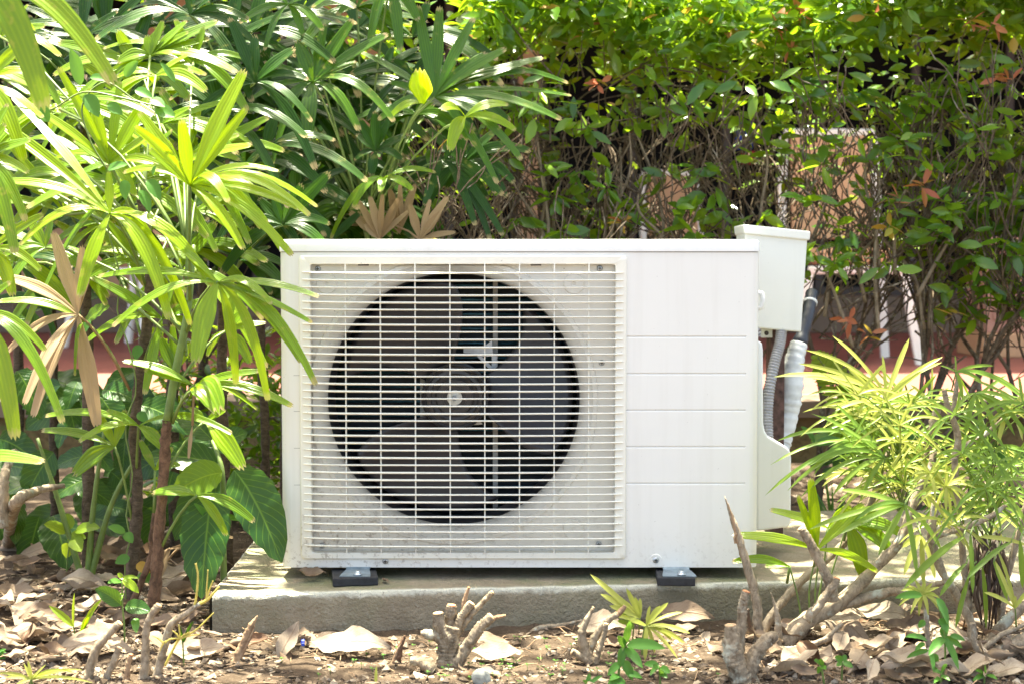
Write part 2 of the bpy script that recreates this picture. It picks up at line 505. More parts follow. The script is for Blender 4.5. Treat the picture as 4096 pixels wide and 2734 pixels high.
M['kerb'] = plain("pale_kerb", (0.16, 0.115, 0.08), 0.85, 0, 0.15, 10)
M['bank'] = bark_mat("brown_bank", (0.09, 0.06, 0.025), (0.22, 0.155, 0.07), 9, (0.10, 0.13, 0.04), (1, 1, 1), 0.5)
M['darkroom'] = plain("dark_room", (0.012, 0.010, 0.010), 0.8)  # unlit inside of the house put into the wall colour
M['tanfabric'] = plain("tan_fabric", (0.52, 0.31, 0.17), 0.8, 0, 0.06, 60)
M['whitepaint'] = plain("white_paint", (0.78, 0.75, 0.68), 0.5, 0, 0.06, 20)
M['wood'] = plain("brown_wood", (0.22, 0.11, 0.055), 0.6, 0, 0.3, 14)
M['frame'] = plain("dark_frame", (0.05, 0.035, 0.028), 0.5)
gm = N("dark_window_pane"); gm.base((0.010, 0.010, 0.010), 0.5, 0, 0.0); M['darkpane'] = gm.m  # opaque near-black panes, the unlit rooms behind put into the colour
M['clothblue'] = plain("blue_cloth", (0.015, 0.04, 0.25), 0.8)
M['clothred'] = plain("red_cloth", (0.55, 0.04, 0.05), 0.8)
M['tile'] = plain("roof_tile", (0.20, 0.09, 0.06), 0.8, 0, 0.2, 8)
# ================================================================ SETTING
def gh(x, y):
    """height of the soil"""
    v = Vector((x, y, 0))
    h = 0.010 * noise.noise(v * 3.1) + 0.006 * noise.noise(v * 9.0 + Vector((5, 0, 0)))
    if y < 0.9:
        h += 0.0045 * noise.noise(v * 28) + 0.003 * noise.noise(v * 70)
    return h
mb = MB()
def axis(lo, hi, dlo, dhi, fine, coarse):
    a, out = lo, []
    while a < hi - 1e-6:
        out.append(a)
        a += fine if dlo <= a < dhi else coarse
    out.append(hi)
    return out
xs = axis(-1.7, 1.7, -1.0, 1.0, 0.0085, 0.05)
ys = axis(-1.6, 1.88, -0.46, 0.0, 0.007, 0.035)
for y in ys:
    for x in xs:
        mb.vert((x, y, gh(x, y)))
nx = len(xs)
for j in range(len(ys)-1):
    for i in range(nx-1):
        a = j*nx+i
        mb.face((a, a+1, a+1+nx, a+nx))
props(put("soil", mb.mesh("soil", M['soil'])), "bare brown garden soil with crumbs", None, None, "structure")
mb = MB()
mb.face([mb.vert(p) for p in ((-150,-150,-.06),(150,-150,-.06),(150,150,-.06),(-150,150,-.06))])
props(put("ground", mb.mesh("ground", M['soil'])), "ground reaching past the garden bed", None, None, "structure")

# concrete slab, its front arris worn
ZS = 0.063
mb = MB()
bm = bmesh.new()
fl, fr, br, bl = (-.481, -.105), (1.55, .09), (1.55, .70), (-.505, .63)
def slab_pt(u, v):
    a = Vector(fl).lerp(Vector(fr), u); b = Vector(bl).lerp(Vector(br), u)
    return a.lerp(b, v)
NU, NV = 200, 40
idx = {}
for j in range(NV+1):
    for i in range(NU+1):
        q = slab_pt(i/NU, j/NV)
        d = 0.0022*noise.noise(Vector((q.x*18, q.y*18, 1))) + 0.0015*noise.noise(Vector((q.x*60, q.y*60, 4)))
        idx[i, j] = mb.vert((q.x, q.y, ZS + d*0.6))
for j in range(NV):
    for i in range(NU):
        mb.face((idx[i,j], idx[i+1,j], idx[i+1,j+1], idx[i,j+1]))
def skirt(seq, nrm):
    prev = None
    for k in seq:
        v = Vector(mb.v[k])
        ch = 0.0035 + 0.002*noise.noise(v*25) + (0.004 if noise.noise(v*11+Vector((9,3,1))) > .45 else 0)
        col = [k]
        for dz, out in ((-ch, ch), (-.02, ch+.0006), (-.045, ch+.001), (-.12, ch+.002)):
            w = 0.0022*noise.noise(Vector((v.x*30, v.y*30, dz*60)))
            col.append(mb.vert((v.x+nrm[0]*(out+w), v.y+nrm[1]*(out+w), v.z+dz)))
        if prev:
            for a in range(4):
                mb.face((prev[a], prev[a+1], col[a+1], col[a]))
        prev = col
skirt([idx[i,0] for i in range(NU+1)], (0,-1))
skirt([idx[0,j] for j in range(NV, -1, -1)], (-1,0))
skirt([idx[i,NV] for i in range(NU, -1, -1)], (0,1))
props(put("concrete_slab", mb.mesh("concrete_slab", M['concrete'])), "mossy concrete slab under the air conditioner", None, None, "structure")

# bank with pale kerb, red terrace, house
YB = 1.9
mb = MB()
n_ = 120
prev = None
for i in range(n_+1):
    x = -4 + 8*i/n_
    col = []
    for z, y in ((-.12, YB), (.05, YB+.01), (.13, YB+.02), (.155, YB+.03)):
        col.append(mb.vert((x, y+.012*noise.noise(Vector((x*6, z*20, 2))), z)))
    if prev:
        for a in range(3): mb.face((prev[a], col[a], col[a+1], prev[a+1]))
    prev = col
props(put("terrain", mb.mesh("terrain", M['bank'])), "low brown earth bank below the terrace", None, None, "structure")
mb = MB(); mb.box((-4, YB-.01, .14), (4, YB+.28, .19))
props(put("kerb", mb.mesh("kerb", M['kerb'], False)), "pale kerb along the terrace edge", None, None, "structure")
mb = MB(); mb.box((-9, YB+.28, .10), (9, 8.2, .186))
props(put("terrace_floor", mb.mesh("terrace_floor", M['redfloor'], False)), "red painted terrace floor", None, None, "structure")
mb = MB()
mb.box((-9, 6.9, .19), (9, 7.25, .36)); mb.box((-9, 7.25, .19), (9, 8.2, .42))
props(put("step", mb.mesh("step", M['kerb'], False)), "pale steps along the house", None, None, "structure")

house = thing("house", (0, 8.2, .19), "peach rendered house with dark openings beyond the terrace", "house")
YH = 8.2
def X_at(px, Y): return (px-2048)*mpp(Y)
def Z_at(py, Y): return P(2048, py, Y).z
walls = []
ops = [(-4.1, -2.75, 1.0, 2.75), (-2.45, -1.45, .42, 2.75), (-1.0, .05, .42, 2.8), (.20, 4.5, .42, 2.8)]
mb = MB()
xcur = -9
for x0, x1, z0, z1 in ops:
    mb.box((xcur, YH, .19), (x0, YH+.25, 3.3))
    mb.box((x0, YH, z1), (x1, YH+.25, 3.3))
    if z0 > .42: mb.box((x0, YH, .19), (x1, YH+.25, z0))
    xcur = x1
mb.box((xcur, YH, .19), (9, YH+.25, 3.3))
put("wall", mb.mesh("wall", M['peach'], False), house)
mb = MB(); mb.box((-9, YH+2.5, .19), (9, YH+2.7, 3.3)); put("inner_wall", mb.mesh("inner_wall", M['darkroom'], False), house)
mb = MB(); mb.box((-9.4, YH-4.3, 3.3), (9.4, YH+3, 3.42)); put("eave", mb.mesh("eave", M['whitepaint'], False), house)  # eave out of view, made deep to shade the terrace
mb = MB()
for k in range(26):
    y0, z0 = YH-4.5+k*.3, 3.43+k*.12
    mb.obox((0, y0+.16, z0+.05), (9.6, 0, 0), (0, .18, .07), (0, -.007, .018))
put("roof", mb.mesh("roof", M['tile'], False), house)
for x0, x1, z0, z1 in ops:
    mb = MB(); t = .06; nd = max(2, round((x1-x0)/.7))
    for a, b in (((x0, z0), (x0+t, z1)), ((x1-t, z0), (x1, z1)), ((x0+t, z1-t), (x1-t, z1)), ((x0+t, z0), (x1-t, z0+t)), *[((x0+(x1-x0)*k_/nd-t/2, z0+t), (x0+(x1-x0)*k_/nd+t/2, z1-t)) for k_ in range(1, nd)]):
        mb.box((a[0], YH+.06, a[1]), (b[0], YH+.12, b[1]))
    w = put("window", mb.mesh("window_frame", M['frame'], False), house)
    for k_ in range(nd):
        xa = x0 + (x1-x0)*k_/nd + (t if k_ == 0 else t/2)
        xb = x0 + (x1-x0)*(k_+1)/nd - (t if k_ == nd-1 else t/2)
        mb = MB(); mb.box((xa, YH+.085, z0+t), (xb, YH+.095, z1-t))
        put("pane", mb.mesh("pane", M['darkpane'], False), w)
# porch column, pink
pc = thing("low_pillar", P(4010, 1330, 4.2), "low pink pillar with a pale base at the right of the terrace", "pillar")
b0 = P(3920, 1345, 4.2); b1 = P(4130, 1345, 4.2)
mb = MB(); mb.box((b0.x+.03, 4.2, .30), (b1.x, 4.5, .70)); mb.box((b0.x+.06, 4.19, .36), (b1.x-.03, 4.199, .62))
bevel(put("shaft", mb.mesh("shaft", M['pinkwall'], False), pc), .006)
mb = MB(); mb.box((b0.x, 4.16, .186), (b1.x+.03, 4.54, .298)); bevel(put("base", mb.mesh("base", M['tanfabric'], False), pc), .008)
mb = MB(); mb.box((b0.x+.01, 4.17, .702), (b1.x+.02, 4.53, .75)); bevel(put("cap", mb.mesh("cap", M['pinkwall'], False), pc), .008)
# garden chairs on the terrace
def chair(px, Y, label, sc=1.0, rot=0.0):
    c = P(px, 1450, Y); c.z = .19
    t = thing("garden_chair", c, label, "chair")
    t.rotation_euler = (0, 0, rot)
    w, d = .21, .22
    def pt(name, boxes, m, bev=.008):
        q = MB()
        for a, b in boxes: q.box(a, b)
        me = q.mesh(name, m, False)
        o = bpy.data.objects.new(name, me); COL.objects.link(o); o.parent = t
        return bevel(o, bev)
    def bar(name, a, b, r, m):
        q = MB(); a, b = Vector(a), Vector(b); dv = (b-a)
        q.obox((a+b)/2, (r*1.0, 0, 0), (0, r*.7, 0), dv/2)
        o = bpy.data.objects.new(name, q.mesh(name, m, False)); COL.objects.link(o); o.parent = t
        return o
    pt("seat", [((-w+.03, -d, .43), (w-.03, d, .50))], M['tanfabric'], .02)
    pt("seat_rail", [((-w, -d-.025, .385), (w, -d, .42))], M['whitepaint'])
    q = MB(); q.obox((0, d+.06, .79), (w-.03, 0, 0), (0, .02, -.003), (0, .03, .24))
    o = bpy.data.objects.new("backrest", q.mesh("backrest", M['tanfabric'], False)); COL.objects.link(o); o.parent = t
    pt("top_rail", [((-w, d+.075, 1.03), (w, d+.115, 1.065))], M['whitepaint'])
    for s in (-1, 1):
        bar("leg", (s*w*.98, -d-.012, .385), (s*(w+.05), -d-.08, 0), .018, M['whitepaint'])
        bar("leg", (s*w, d+.11, 1.03), (s*(w+.04), d+.0, 0), .018, M['whitepaint'])
    return t
chair(3370, 3.9, "white framed chair with tan back behind the hedge by the switch box")
chair(2790, 6.5, "tan backed white chair farther left behind the hedge", rot=.5)
chair(560, 5.2, "tan chair glimpsed low behind the palm stems", rot=-.4)
# cloths hanging on a line in the shade
def cloth(px, py, w, h, Y, m, label):
    q = MB(); c = P(px, py, Y); k = mpp(Y)
    nu, nv = 10, 8
    ids = [[q.vert((c.x+(i/nu-.5)*w*k, Y+.02*math.sin(i*1.7)+.01*math.sin(j), c.z-(j/nv-.5)*h*k)) for i in range(nu+1)] for j in range(nv+1)]
    for j in range(nv):
        for i in range(nu): q.face((ids[j][i], ids[j+1][i], ids[j+1][i+1], ids[j][i+1]))
    o = put("hanging_cloth", q.mesh("cloth", m))
    o.modifiers.new("thick", 'SOLIDIFY').thickness = .004
    return props(o, label, "cloth")
cloth(2975, 545, 60, 105, 4.6, M['clothblue'], "blue cloth hanging in the shade behind the hedge")
cloth(2992, 632, 40, 50, 4.62, M['clothred'], "small red cloth hanging below the blue one")
ln = MB(); a = P(2700, 470, 4.6); b = P(3250, 470, 4.6); ln.tube([a, (a+b)/2-Vector((0,0,.02)), b], .004, 6)
props(put("clothes_line", ln.mesh("line", M['frame'])), "thin dark line holding the blue and red cloths", "line")

# ================================================================ AIR CONDITIONER
def UX(px): return (px-2048)/2400.0
def UZ(py): return P(2048, py, 0).z
XL, XR = UX(1118), UX(3040)
ZB, ZT, ZL = UZ(2267), UZ(957), UZ(1017)
DEP = 0.30
ac = thing("air_conditioner", (0.013, .15, ZS), "cream outdoor air conditioner unit with round fan behind a slatted grille", "air conditioner")
def rr(x0, x1, y0, y1, r, n=8):
    pts = []
    for cx, cy, a0 in ((x0+r, y0+r, 180), (x1-r, y0+r, 270), (x1-r, y1-r, 0), (x0+r, y1-r, 90)):
        for k in range(n+1):
            a = math.radians(a0 + 90*k/n)
            pts.append((cx+r*math.cos(a), cy+r*math.sin(a)))
    return pts
RC = 0.016
gx0, gx1, gz0, gz1 = UX(1236), UX(2466), UZ(2208), UZ(1054)     # opening behind the grille
mb = MB()
per = rr(XL, XR, 0, DEP, RC)
nper = len(per)
lo = [mb.vert((x, y, ZB)) for x, y in per]; hi = [mb.vert((x, y, ZL+.003)) for x, y in per]
start = 8      # last point of the first corner; the next edge is the flat front
for k in range(nper):
    if k == start: continue
    k2 = (k+1) % nper
    mb.face((lo[k], lo[k2], hi[k2], hi[k]))
mb.face(list(reversed(lo)))
fx0, fx1 = XL+RC, XR-RC
shell = mb; mb = MB()
def quad(x0, x1, z0, z1, y=0):
    mb.face([mb.vert(p) for p in ((x0,y,z0),(x1,y,z0),(x1,y,z1),(x0,y,z1))])
quad(fx0, gx0, ZB, ZL+.003); quad(gx0, gx1, ZB, gz0); quad(gx0, gx1, gz1, ZL+.003)
ge = UX(2987)
rows = [(ZB, 0)]
for py in (1930, 1784, 1638, 1492, 1345):
    z = UZ(py)
    rows += [(z-.0026, 0), (z-.0002, .0022), (z+.0009, .0022), (z+.0011, 0)]
rows.append((ZL+.003, 0))
cols = [(gx1, 1), (ge-.0015, 1), (ge, 0), (fx1, 0)]
gid = [[mb.vert((x, dy*fl_, z)) for x, fl_ in cols] for z, dy in rows]
for a in range(len(rows)-1):
    for b in range(3): mb.face((gid[a][b], gid[a][b+1], gid[a+1][b+1], gid[a+1][b]))
YR = 0.018
for a, b in (((gx0,gz0),(gx1,gz0)),((gx1,gz0),(gx1,gz1)),((gx1,gz1),(gx0,gz1)),((gx0,gz1),(gx0,gz0))):
    mb.face([mb.vert(p) for p in ((a[0],0,a[1]),(b[0],0,b[1]),(b[0],YR,b[1]),(a[0],YR,a[1]))])
put("front_panel", mb.mesh("front_panel", M['white'], False), ac, (0,0,0))
hs = put("housing", shell.mesh("housing", M['white'], False), ac, (0,0,0))
smooth_angle(hs, 30)
# recessed panel with bell mouth
FX, FZ = UX(1810), UZ(1605)
FR = 515/2400.0
mb = MB()
NS = 96
sq = []
for k in range(NS):
    a = 2*math.pi*k/NS
    c, s = math.cos(a), math.sin(a)
    tx = ((gx1-FX) if c > 0 else (gx0-FX))/c if abs(c) > 1e-6 else 1e9
    tz = ((gz1-FZ) if s > 0 else (gz0-FZ))/s if abs(s) > 1e-6 else 1e9
    t = min(tx, tz)
    sq.append((FX+c*t, FZ+s*t))
for cx, cz in ((gx0,gz0),(gx1,gz0),(gx1,gz1),(gx0,gz1)):
    k = min(range(NS), key=lambda q: (sq[q][0]-cx)**2+(sq[q][1]-cz)**2)
    sq[k] = (cx, cz)
def circ(r, y): return [mb.vert((FX+r*math.cos(2*math.pi*k/NS), y, FZ+r*math.sin(2*math.pi*k/NS))) for k in range(NS)]
def lim(r, y):
    o = []
    for k in range(NS):
        dx, dz = sq[k][0]-FX, sq[k][1]-FZ
        L = math.hypot(dx, dz)
        rr_ = min(r, L*.985)
        o.append(mb.vert((FX+dx/L*rr_, y, FZ+dz/L*rr_)))
    return o
rings = [[mb.vert((x, YR, z)) for x, z in sq], lim(FR+.030, YR), lim(FR+.028, YR-.005), lim(FR+.021, YR-.006), lim(FR+.018, YR-.003), lim(FR+.012, YR), circ(FR+.004, YR+.008), circ(FR, YR+.02), circ(FR, YR+.028)]
for a in range(len(rings)-1):
    for k in range(NS):
        k2 = (k+1) % NS
        mb.face((rings[a][k], rings[a][k2], rings[a+1][k2], rings[a+1][k]))
# little embossed pads
for px, py, s in ((2297,1135,1),(2297,2120,1),(1302,1135,1),(1302,2130,1)):
    c = (UX(px), UZ(py))
    mb.lathe([(.018, YR+.0005), (.0165, YR-.003), (.004, YR-.003), (.003, YR+.002), (0.0002, YR+.002)], (c[0], 0, c[1]), 'y', 20)
fp = put("recess_panel", mb.mesh("recess_panel", M['recess']), ac, (0,0,0)); smooth_angle(fp, 50)
mb = MB()
mb.lathe([(FR+.0005, YR+.0285), (FR-.002, YR+.045), (FR-.002, .13)], (FX, 0, FZ), 'y', 96)
put("fan_shroud", mb.mesh("fan_shroud", M['fan']), ac, (0,0,0))
mb = MB()
e = .004
mb.box((XL+e, .245, ZB+e), (gx1+.01, .29, ZL-e))
co = put("coil", mb.mesh("coil", M['coil'], False), ac, (0,0,0))
mb = MB(); tube_me = None
for k in range(17):
    z = UZ(1145) - k*.0265*1.0
    if z < ZB+.03: break
    if tube_me is None:
        q = MB(); q.tube([(-.26,0,0),(.26,0,0)], .0030, 8); tube_me = q.mesh("coil_tube", M['tube'])
    o = put("coil_tube", tube_me, co, (FX, .232, z))
mb = MB()     # dark box inside
for a, b in (((XL+e, .05, ZB+e), (XL+e+.002, .245, ZL-e)), ((gx1+.01, .05, ZB+e), (gx1+.012, .245, ZL-e)),
             ((XL+e+.003, .05, ZB+e), (gx1+.009, .245, ZB+e+.002)), ((XL+e+.003, .05, ZL-e-.002), (gx1+.009, .245, ZL-e))):
    mb.box(a, b)
put("inner_casing", mb.mesh("inner_casing", M['inner'], False), ac, (0,0,0))
# motor bracket and strips behind the fan
mb = MB()
x = UX(1975); mb.box((x-.0045, .20, UZ(2120)), (x+.0045, .206, UZ(1470)))
mb.box((x-.0040, .20, UZ(1468)), (x+.0045, .206, UZ(1125)))
x2 = UX(1657); mb.box((x2-.004, .20, UZ(1730)), (x2+.004, .206, UZ(1440)))
sb = put("motor_strip", mb.mesh("motor_strip", M['strip'], False), ac, (0,0,0))
mb = MB()
def pl(pts, y, t=.003):
    i0 = len(mb.v)
    for yy in (y, y+t):
        for p in pts: mb.vert((UX(p[0]), yy, UZ(p[1])))
    n = len(pts)
    mb.face([i0+k for k in range(n)]); mb.face([i0+n+k for k in reversed(range(n))])
    for k in range(n): mb.face((i0+(k+1)%n, i0+k, i0+n+k, i0+n+(k+1)%n))
pl([(1838,1412),(1930,1405),(1962,1380),(1966,1440),(1984,1440),(1984,1520),(1960,1520),(1960,1450),(1915,1450),(1900,1440),(1838,1436)], .185)
mbk = put("motor_bracket", mb.mesh("motor_bracket", M['steel'], False), ac, (0,0,0))
mb = MB(); pl([(1895,1447),(1915,1447),(1968,1500),(1950,1505)], .18)
put("bracket_arm", mb.mesh("bracket_arm", M['steel'], False), ac, (0,0,0))
mb = MB(); pl([(1800,1735),(1905,1728),(1922,1742),(1800,1752)], .185)
put("bracket_foot", mb.mesh("bracket_foot", M['steel'], False), ac, (0,0,0))
mb = MB(); mb.lathe([(0.0002,.10),(.05,.10),(.055,.115),(.055,.2)], (FX,0,FZ), 'y', 40)
put("motor", mb.mesh("motor", M['inner']), ac, (0,0,0))
# fan: hub, washer, nut and three blades
fan = bpy.data.objects.new("fan", None); COL.objects.link(fan); fan.parent = ac; fan.location = Vector((FX, .075, FZ)) - wpos(ac)
hubp = [(.0002,.0),(.012,.0),(.0125,.004),(.0200,.004),(.0205,.001),(.0305,.001),(.031,.006),(.034,.008),(.0400,.006),(.042,.002),(.048,.003),(.0495,.010),(.053,.009),(.055,.004),(.0575,.006),(.0585,.012),(.0585,.05)]
mb = MB(); mb.lathe(hubp, (0,0,0), 'y', 56); h_ = put("hub", mb.mesh("hub", M['hub']), fan, wpos(fan)); smooth_angle(h_, 40)
mb = MB(); mb.lathe([(.0002,-.002),(.0125,-.002),(.0132,-.001),(.0132,.003)], (0,0,0), 'y', 32); put("washer", mb.mesh("washer", M['cap']), fan, wpos(fan))
mb = MB()
mb.lathe([(.0052,-.0025),(.0052,-.008),(.0035,-.009),(.0032,-.011),(.0028,-.0115),(.0002,-.0115)], (0,0,0), 'y', 6); smooth_angle(put("nut", mb.mesh("nut", M['steel']), fan, wpos(fan)), 20)
def blade(a0):
    q = MB()
    nr, na = 12, 18
    ids = []
    for i in range(nr+1):
        r = .056 + (.205-.056)*i/nr
        t = i/nr
        span = math.radians(60 + 32*t - 8*t*t)
        lead = math.radians(-24*t + 30*t*t)
        row = []
        for j in range(na+1):
            s = j/na
            a = math.radians(a0) + lead + span*(s-.35)
            y = .012 + .042*(s-.1) + .010*math.sin(math.pi*s) - .01*t*(1-s)
            rr_ = r
            if i == nr: rr_ = r - .010*(abs(2*s-1)**4)
            row.append(q.vert((rr_*math.cos(a), y, rr_*math.sin(a))))
        ids.append(row)
    for i in range(nr):
        for j in range(na): q.face((ids[i][j], ids[i+1][j], ids[i+1][j+1], ids[i][j+1]))
    o = put("blade", q.mesh("blade", M['fan']), fan, wpos(fan))
    o.modifiers.new("thick", 'SOLIDIFY').thickness = .0025
for a0 in (-5, 115, 235): blade(a0)
# lid
mb = MB()
per = rr(XL-.0015, XR+.0015, -.002, DEP+.002, RC+.001)
prof = [(0, ZL+.0045), (0, ZT-.006), (.0015, ZT-.0025), (.005, ZT-.0004), (.012, ZT)]
pr = []
for ins, z in prof:
    cx, cy = (XL+XR)/2, DEP/2
    pr.append([mb.vert((x + (ins if x < cx else -ins), y + (ins if y < cy else -ins), z)) for x, y in per])
n = len(per)
for a in range(len(pr)-1):
    for k in range(n): mb.face((pr[a][k], pr[a][(k+1)%n], pr[a+1][(k+1)%n], pr[a+1][k]))
mb.face(pr[-1]); mb.face(list(reversed(pr[0])))
ld = put("lid", mb.mesh("lid", M['lid']), ac, (0,0,0)); smooth_angle(ld, 40)
mb = MB(); pin = rr(XL+.0015, XR-.0015, .0015, DEP-.002, RC)
a_ = [mb.vert((x, y, ZL+.002)) for x, y in pin]; b_ = [mb.vert((x, y, ZL+.006)) for x, y in pin]
for k in range(len(pin)): mb.face((a_[k], a_[(k+1)%len(pin)], b_[(k+1)%len(pin)], b_[k]))
put("lid_joint", mb.mesh("lid_joint", M['shroud']), ac, (0,0,0))
# grille: frame, horizontal slats, upright bars
ox0, ox1, oz0, oz1 = UX(1198), UX(2506), UZ(2232), UZ(1022)
ix0, ix1, iz0, iz1 = UX(1243), UX(2461), UZ(2206), UZ(1057)
mb = MB()
def ringrect(x0, x1, z0, z1, y, r=.006, n=4):
    return [mb.vert((x, y, z)) for x, z in rr(x0, x1, z0, z1, r, n)]
def bow(x, z):     # the grille bulges a little towards its foot
    return 0
fr_ = [ringrect(ox0, ox1, oz0, oz1, .004), ringrect(ox0, ox1, oz0, oz1, -.0035), ringrect(ox0+.0018, ox1-.0018, oz0+.0018, oz1-.0018, -.0055),
       ringrect(ix0-.001, ix1+.001, iz0-.001, iz1+.001, -.0055, .004), ringrect(ix0, ix1, iz0, iz1, -.0045, .004), ringrect(ix0, ix1, iz0, iz1, .014, .004)]
n = len(fr_[0])
for a in range(len(fr_)-1):
    for k in range(n): mb.face((fr_[a][k], fr_[a][(k+1)%n], fr_[a+1][(k+1)%n], fr_[a+1][k]))
gr = put("grille_frame", mb.mesh("grille_frame", M['grille']), ac, (0,0,0)); smooth_angle(gr, 40)
sx0, sx1 = UX(1212), UX(2492)
def slat_mesh(th, wave):
    q = MB()
    xs_ = [sx0, sx0+.004, sx0+.012, sx0+.03] + [sx0+.03+(sx1-sx0-.06)*k/14 for k in range(1, 15)] + [sx1-.012, sx1-.004, sx1]
    prev = None
    for x in xs_:
        u = min(x-sx0, sx1-x)
        yb = -.0060 - .0045*min(1, u/.02) - .0022*math.sin(math.pi*(x-sx0)/(sx1-sx0))
        t = (x-sx0)/(sx1-sx0)
        zz = -.0012*math.sin(math.pi*t)*wave + .0009*max(0, (0.12-t)/.12)
        hh = th*(1.12 - .30*t)/2
        y1 = -.001 if (x < ix0 or x > ix1) else yb+.0068
        sec = [(yb, zz-hh*.45), (yb-.0012, zz), (yb, zz+hh*.55), (yb+.003, zz+hh), (y1, zz+hh*.7), (y1, zz-hh*.7), (yb+.003, zz-hh)]
        col = [q.vert((x, y, z)) for y, z in sec]
        if prev:
            for k in range(7): q.face((prev[k], prev[(k+1)%7], col[(k+1)%7], col[k]))
        else: q.face(list(reversed(col)))
        prev = col
    q.face(prev)
    return q.mesh("slat", M['grille'])
slat_v = [slat_mesh(.0034, .6), slat_mesh(.0038, .9), slat_mesh(.0031, .4)]
NSL = 38
for k in range(NSL):
    z = UZ(1091 + (2177-1091)*k/(NSL-1))
    o = put("slat", slat_v[(1 if k % 4 == 3 else (k*7) % 3)], gr, (0, 0, z))
    smooth_angle(o, 45) if k < 3 else None
q = MB(); q.box((-.0010, -.0062, iz0-.001), (.0010, .0020, iz1+.001)); bar_me = q.mesh("grille_bar", M['grille'], False)
for px in (1383,1522,1661,1800,1939,2078,2217,2355):
    put("grille_bar", bar_me, gr, (UX(px), 0, 0))
# screws
q = MB(); q.lathe([(.0052,.0),(.0050,-.0012),(.0035,-.0024),(.0002,-.0028)], (0,0,0), 'y', 18)
for ax in (0, 1):
    d = (.0026, .0007) if ax == 0 else (.0007, .0026)
    q.box((-d[0], -.00305 - ax*.0001, -d[1]), (d[0], -.0022, d[1]), 1)
scr = q.mesh("screw", [M['screw'], M['screwslot']], False)
for px, py, y in ((1267,1075,YR-.001),(2401,1073,YR-.001),(2410,1452,YR-.0005),(1277,2187,YR-.001),(2400,2182,YR-.001),(1537,2241,-.0005),(2628,2237,-.0018)):
    put("screw", scr, ac, (UX(px), y, UZ(py)))
mb = MB(); c = (UX(2628), UZ(2237)); prevc = None
for k in range(21):
    a = math.pi*k/20
    for_r = []
    for r, y in ((.0105, .0002), (.0095, -.0016), (.0001, -.0016)):
        for_r.append(mb.vert((c[0]+r*math.cos(a), y, c[1]+r*math.sin(a))))
    if prevc:
        for b in range(2): mb.face((prevc[b], for_r[b], for_r[b+1], prevc[b+1]))
    prevc = for_r
mb.box((c[0]-.0098, -.0016, ZB+.001), (c[0]+.0098, .0002, c[1]))
put("screw_boss", mb.mesh("screw_boss", M['white'], False), ac, (0,0,0))
mb = MB()
for py in (1500, 1643, 1790, 1937):
    mb.box((UX(1172), -.0004, UZ(py)-.0004), (UX(1196), .0006, UZ(py)+.0004))
put("side_mark", mb.mesh("side_mark", M['shroud'], False), ac, (0,0,0))
q = MB(); q.box((-.009, -.0060, -.0012), (.009, -.0050, .0012)); cl = q.mesh("clip", M['frame'], False)
for px in (1455, 2143): put("clip", cl, ac, (UX(px), .0045, UZ(1060)))
# feet with rubber pads
for px0, px1, rot in ((1375, 1480, .16), (2652, 2768, -.06)):
    cx = (UX(px0)+UX(px1))/2; w = (UX(px1)-UX(px0))/2
    mb = MB()
    i0 = len(mb.v)
    for y, z, ww in ((.10, ZB+.001, w), (.0, ZB+.001, w*.92), (-.006, ZB-.002, w*.90), (-.040, ZS+.0165, w*1.12), (-.052, ZS+.0155, w*1.14)):
        for s in (-1, 1):
            mb.vert((cx+s*ww, y, z)); mb.vert((cx+s*ww, y+.0008, z-.0022))
    for k in range(4):
        b = i0+k*4
        mb.face((b, b+2, b+6, b+4)); mb.face((b+1, b+5, b+7, b+3)); mb.face((b, b+4, b+5, b+1)); mb.face((b+2, b+3, b+7, b+6))
    mb.face((i0+16, i0+18, i0+19, i0+17))
    ft = put("foot", mb.mesh("foot", M['bracket'], False), ac, (0,0,0))
    mb = MB()
    ca, sa = math.cos(rot), math.sin(rot)
    mb.obox((cx-.004, -.020, ZS+.0075), ((.037 if px0 < 2000 else .031)*ca, .037*sa, 0), (-.038*sa, .038*ca, 0), (0, 0, .0068))
    bevel(put("rubber_pad", mb.mesh("rubber_pad", M['rubber'], False), ft, (0,0,0)), .0015)
    mb = MB(); mb.lathe([(.0075,.0),(.0075,.0015),(.0048,.002),(.0048,.005),(.0035,.006),(.0002,.0065)], (cx+.004, -.043, ZS+.0170), 'z', 12)
    put("bolt", mb.mesh("bolt", M['steel']), ft, (0,0,0))
for cx in (UX(1430), UX(2710)):    # rear feet
    mb = MB(); mb.box((cx-.035, .27, ZS+.001), (cx+.035, .34, ZS+.018)); put("rear_pad", mb.mesh("rear_pad", M['rubber'], False), ac, (0,0,0))
    mb = MB(); mb.box((cx-.022, .26, ZS+.0185), (cx+.022, .33, ZB-.0005)); put("rear_foot", mb.mesh("rear_foot", M['bracket'], False), ac, (0,0,0))
# valve cover on the right side
YV = .17
mb = MB()
pf = [(3030,1360),(3049,1370),(3053,1400),(3054,1690),(3060,1722),(3074,1745),(3130,1775),(3152,1790),(3163,1808),(3166,1830),(3164,2085),(3160,2100),(3148,2108),(3040,2122),(3025,2122)]
A = [P(a, b, YV) for a, b in pf]
i0 = len(mb.v)
for y in (YV, YV+.10):
    for p_ in A: mb.vert((p_.x, y, p_.z))
n = len(A)
mb.face([i0+k for k in reversed(range(n))]); mb.face([i0+n+k for k in range(n)])
for k in range(n): mb.face((i0+k, i0+(k+1)%n, i0+n+(k+1)%n, i0+n+k))
vc = put("valve_cover", mb.mesh("valve_cover", M['cover'], False), ac, (0,0,0)); bevel(vc, .006, 4, 40); smooth_angle(vc, 30)
mb = MB(); a = P(3046, 1202, .1); mb.tube([(a.x-.01, .1, a.z+.014), (a.x, .1, a.z+.012), (a.x+.002, .1, a.z), (a.x, .1, a.z-.012), (a.x-.01, .1, a.z-.014)], .005, 8)
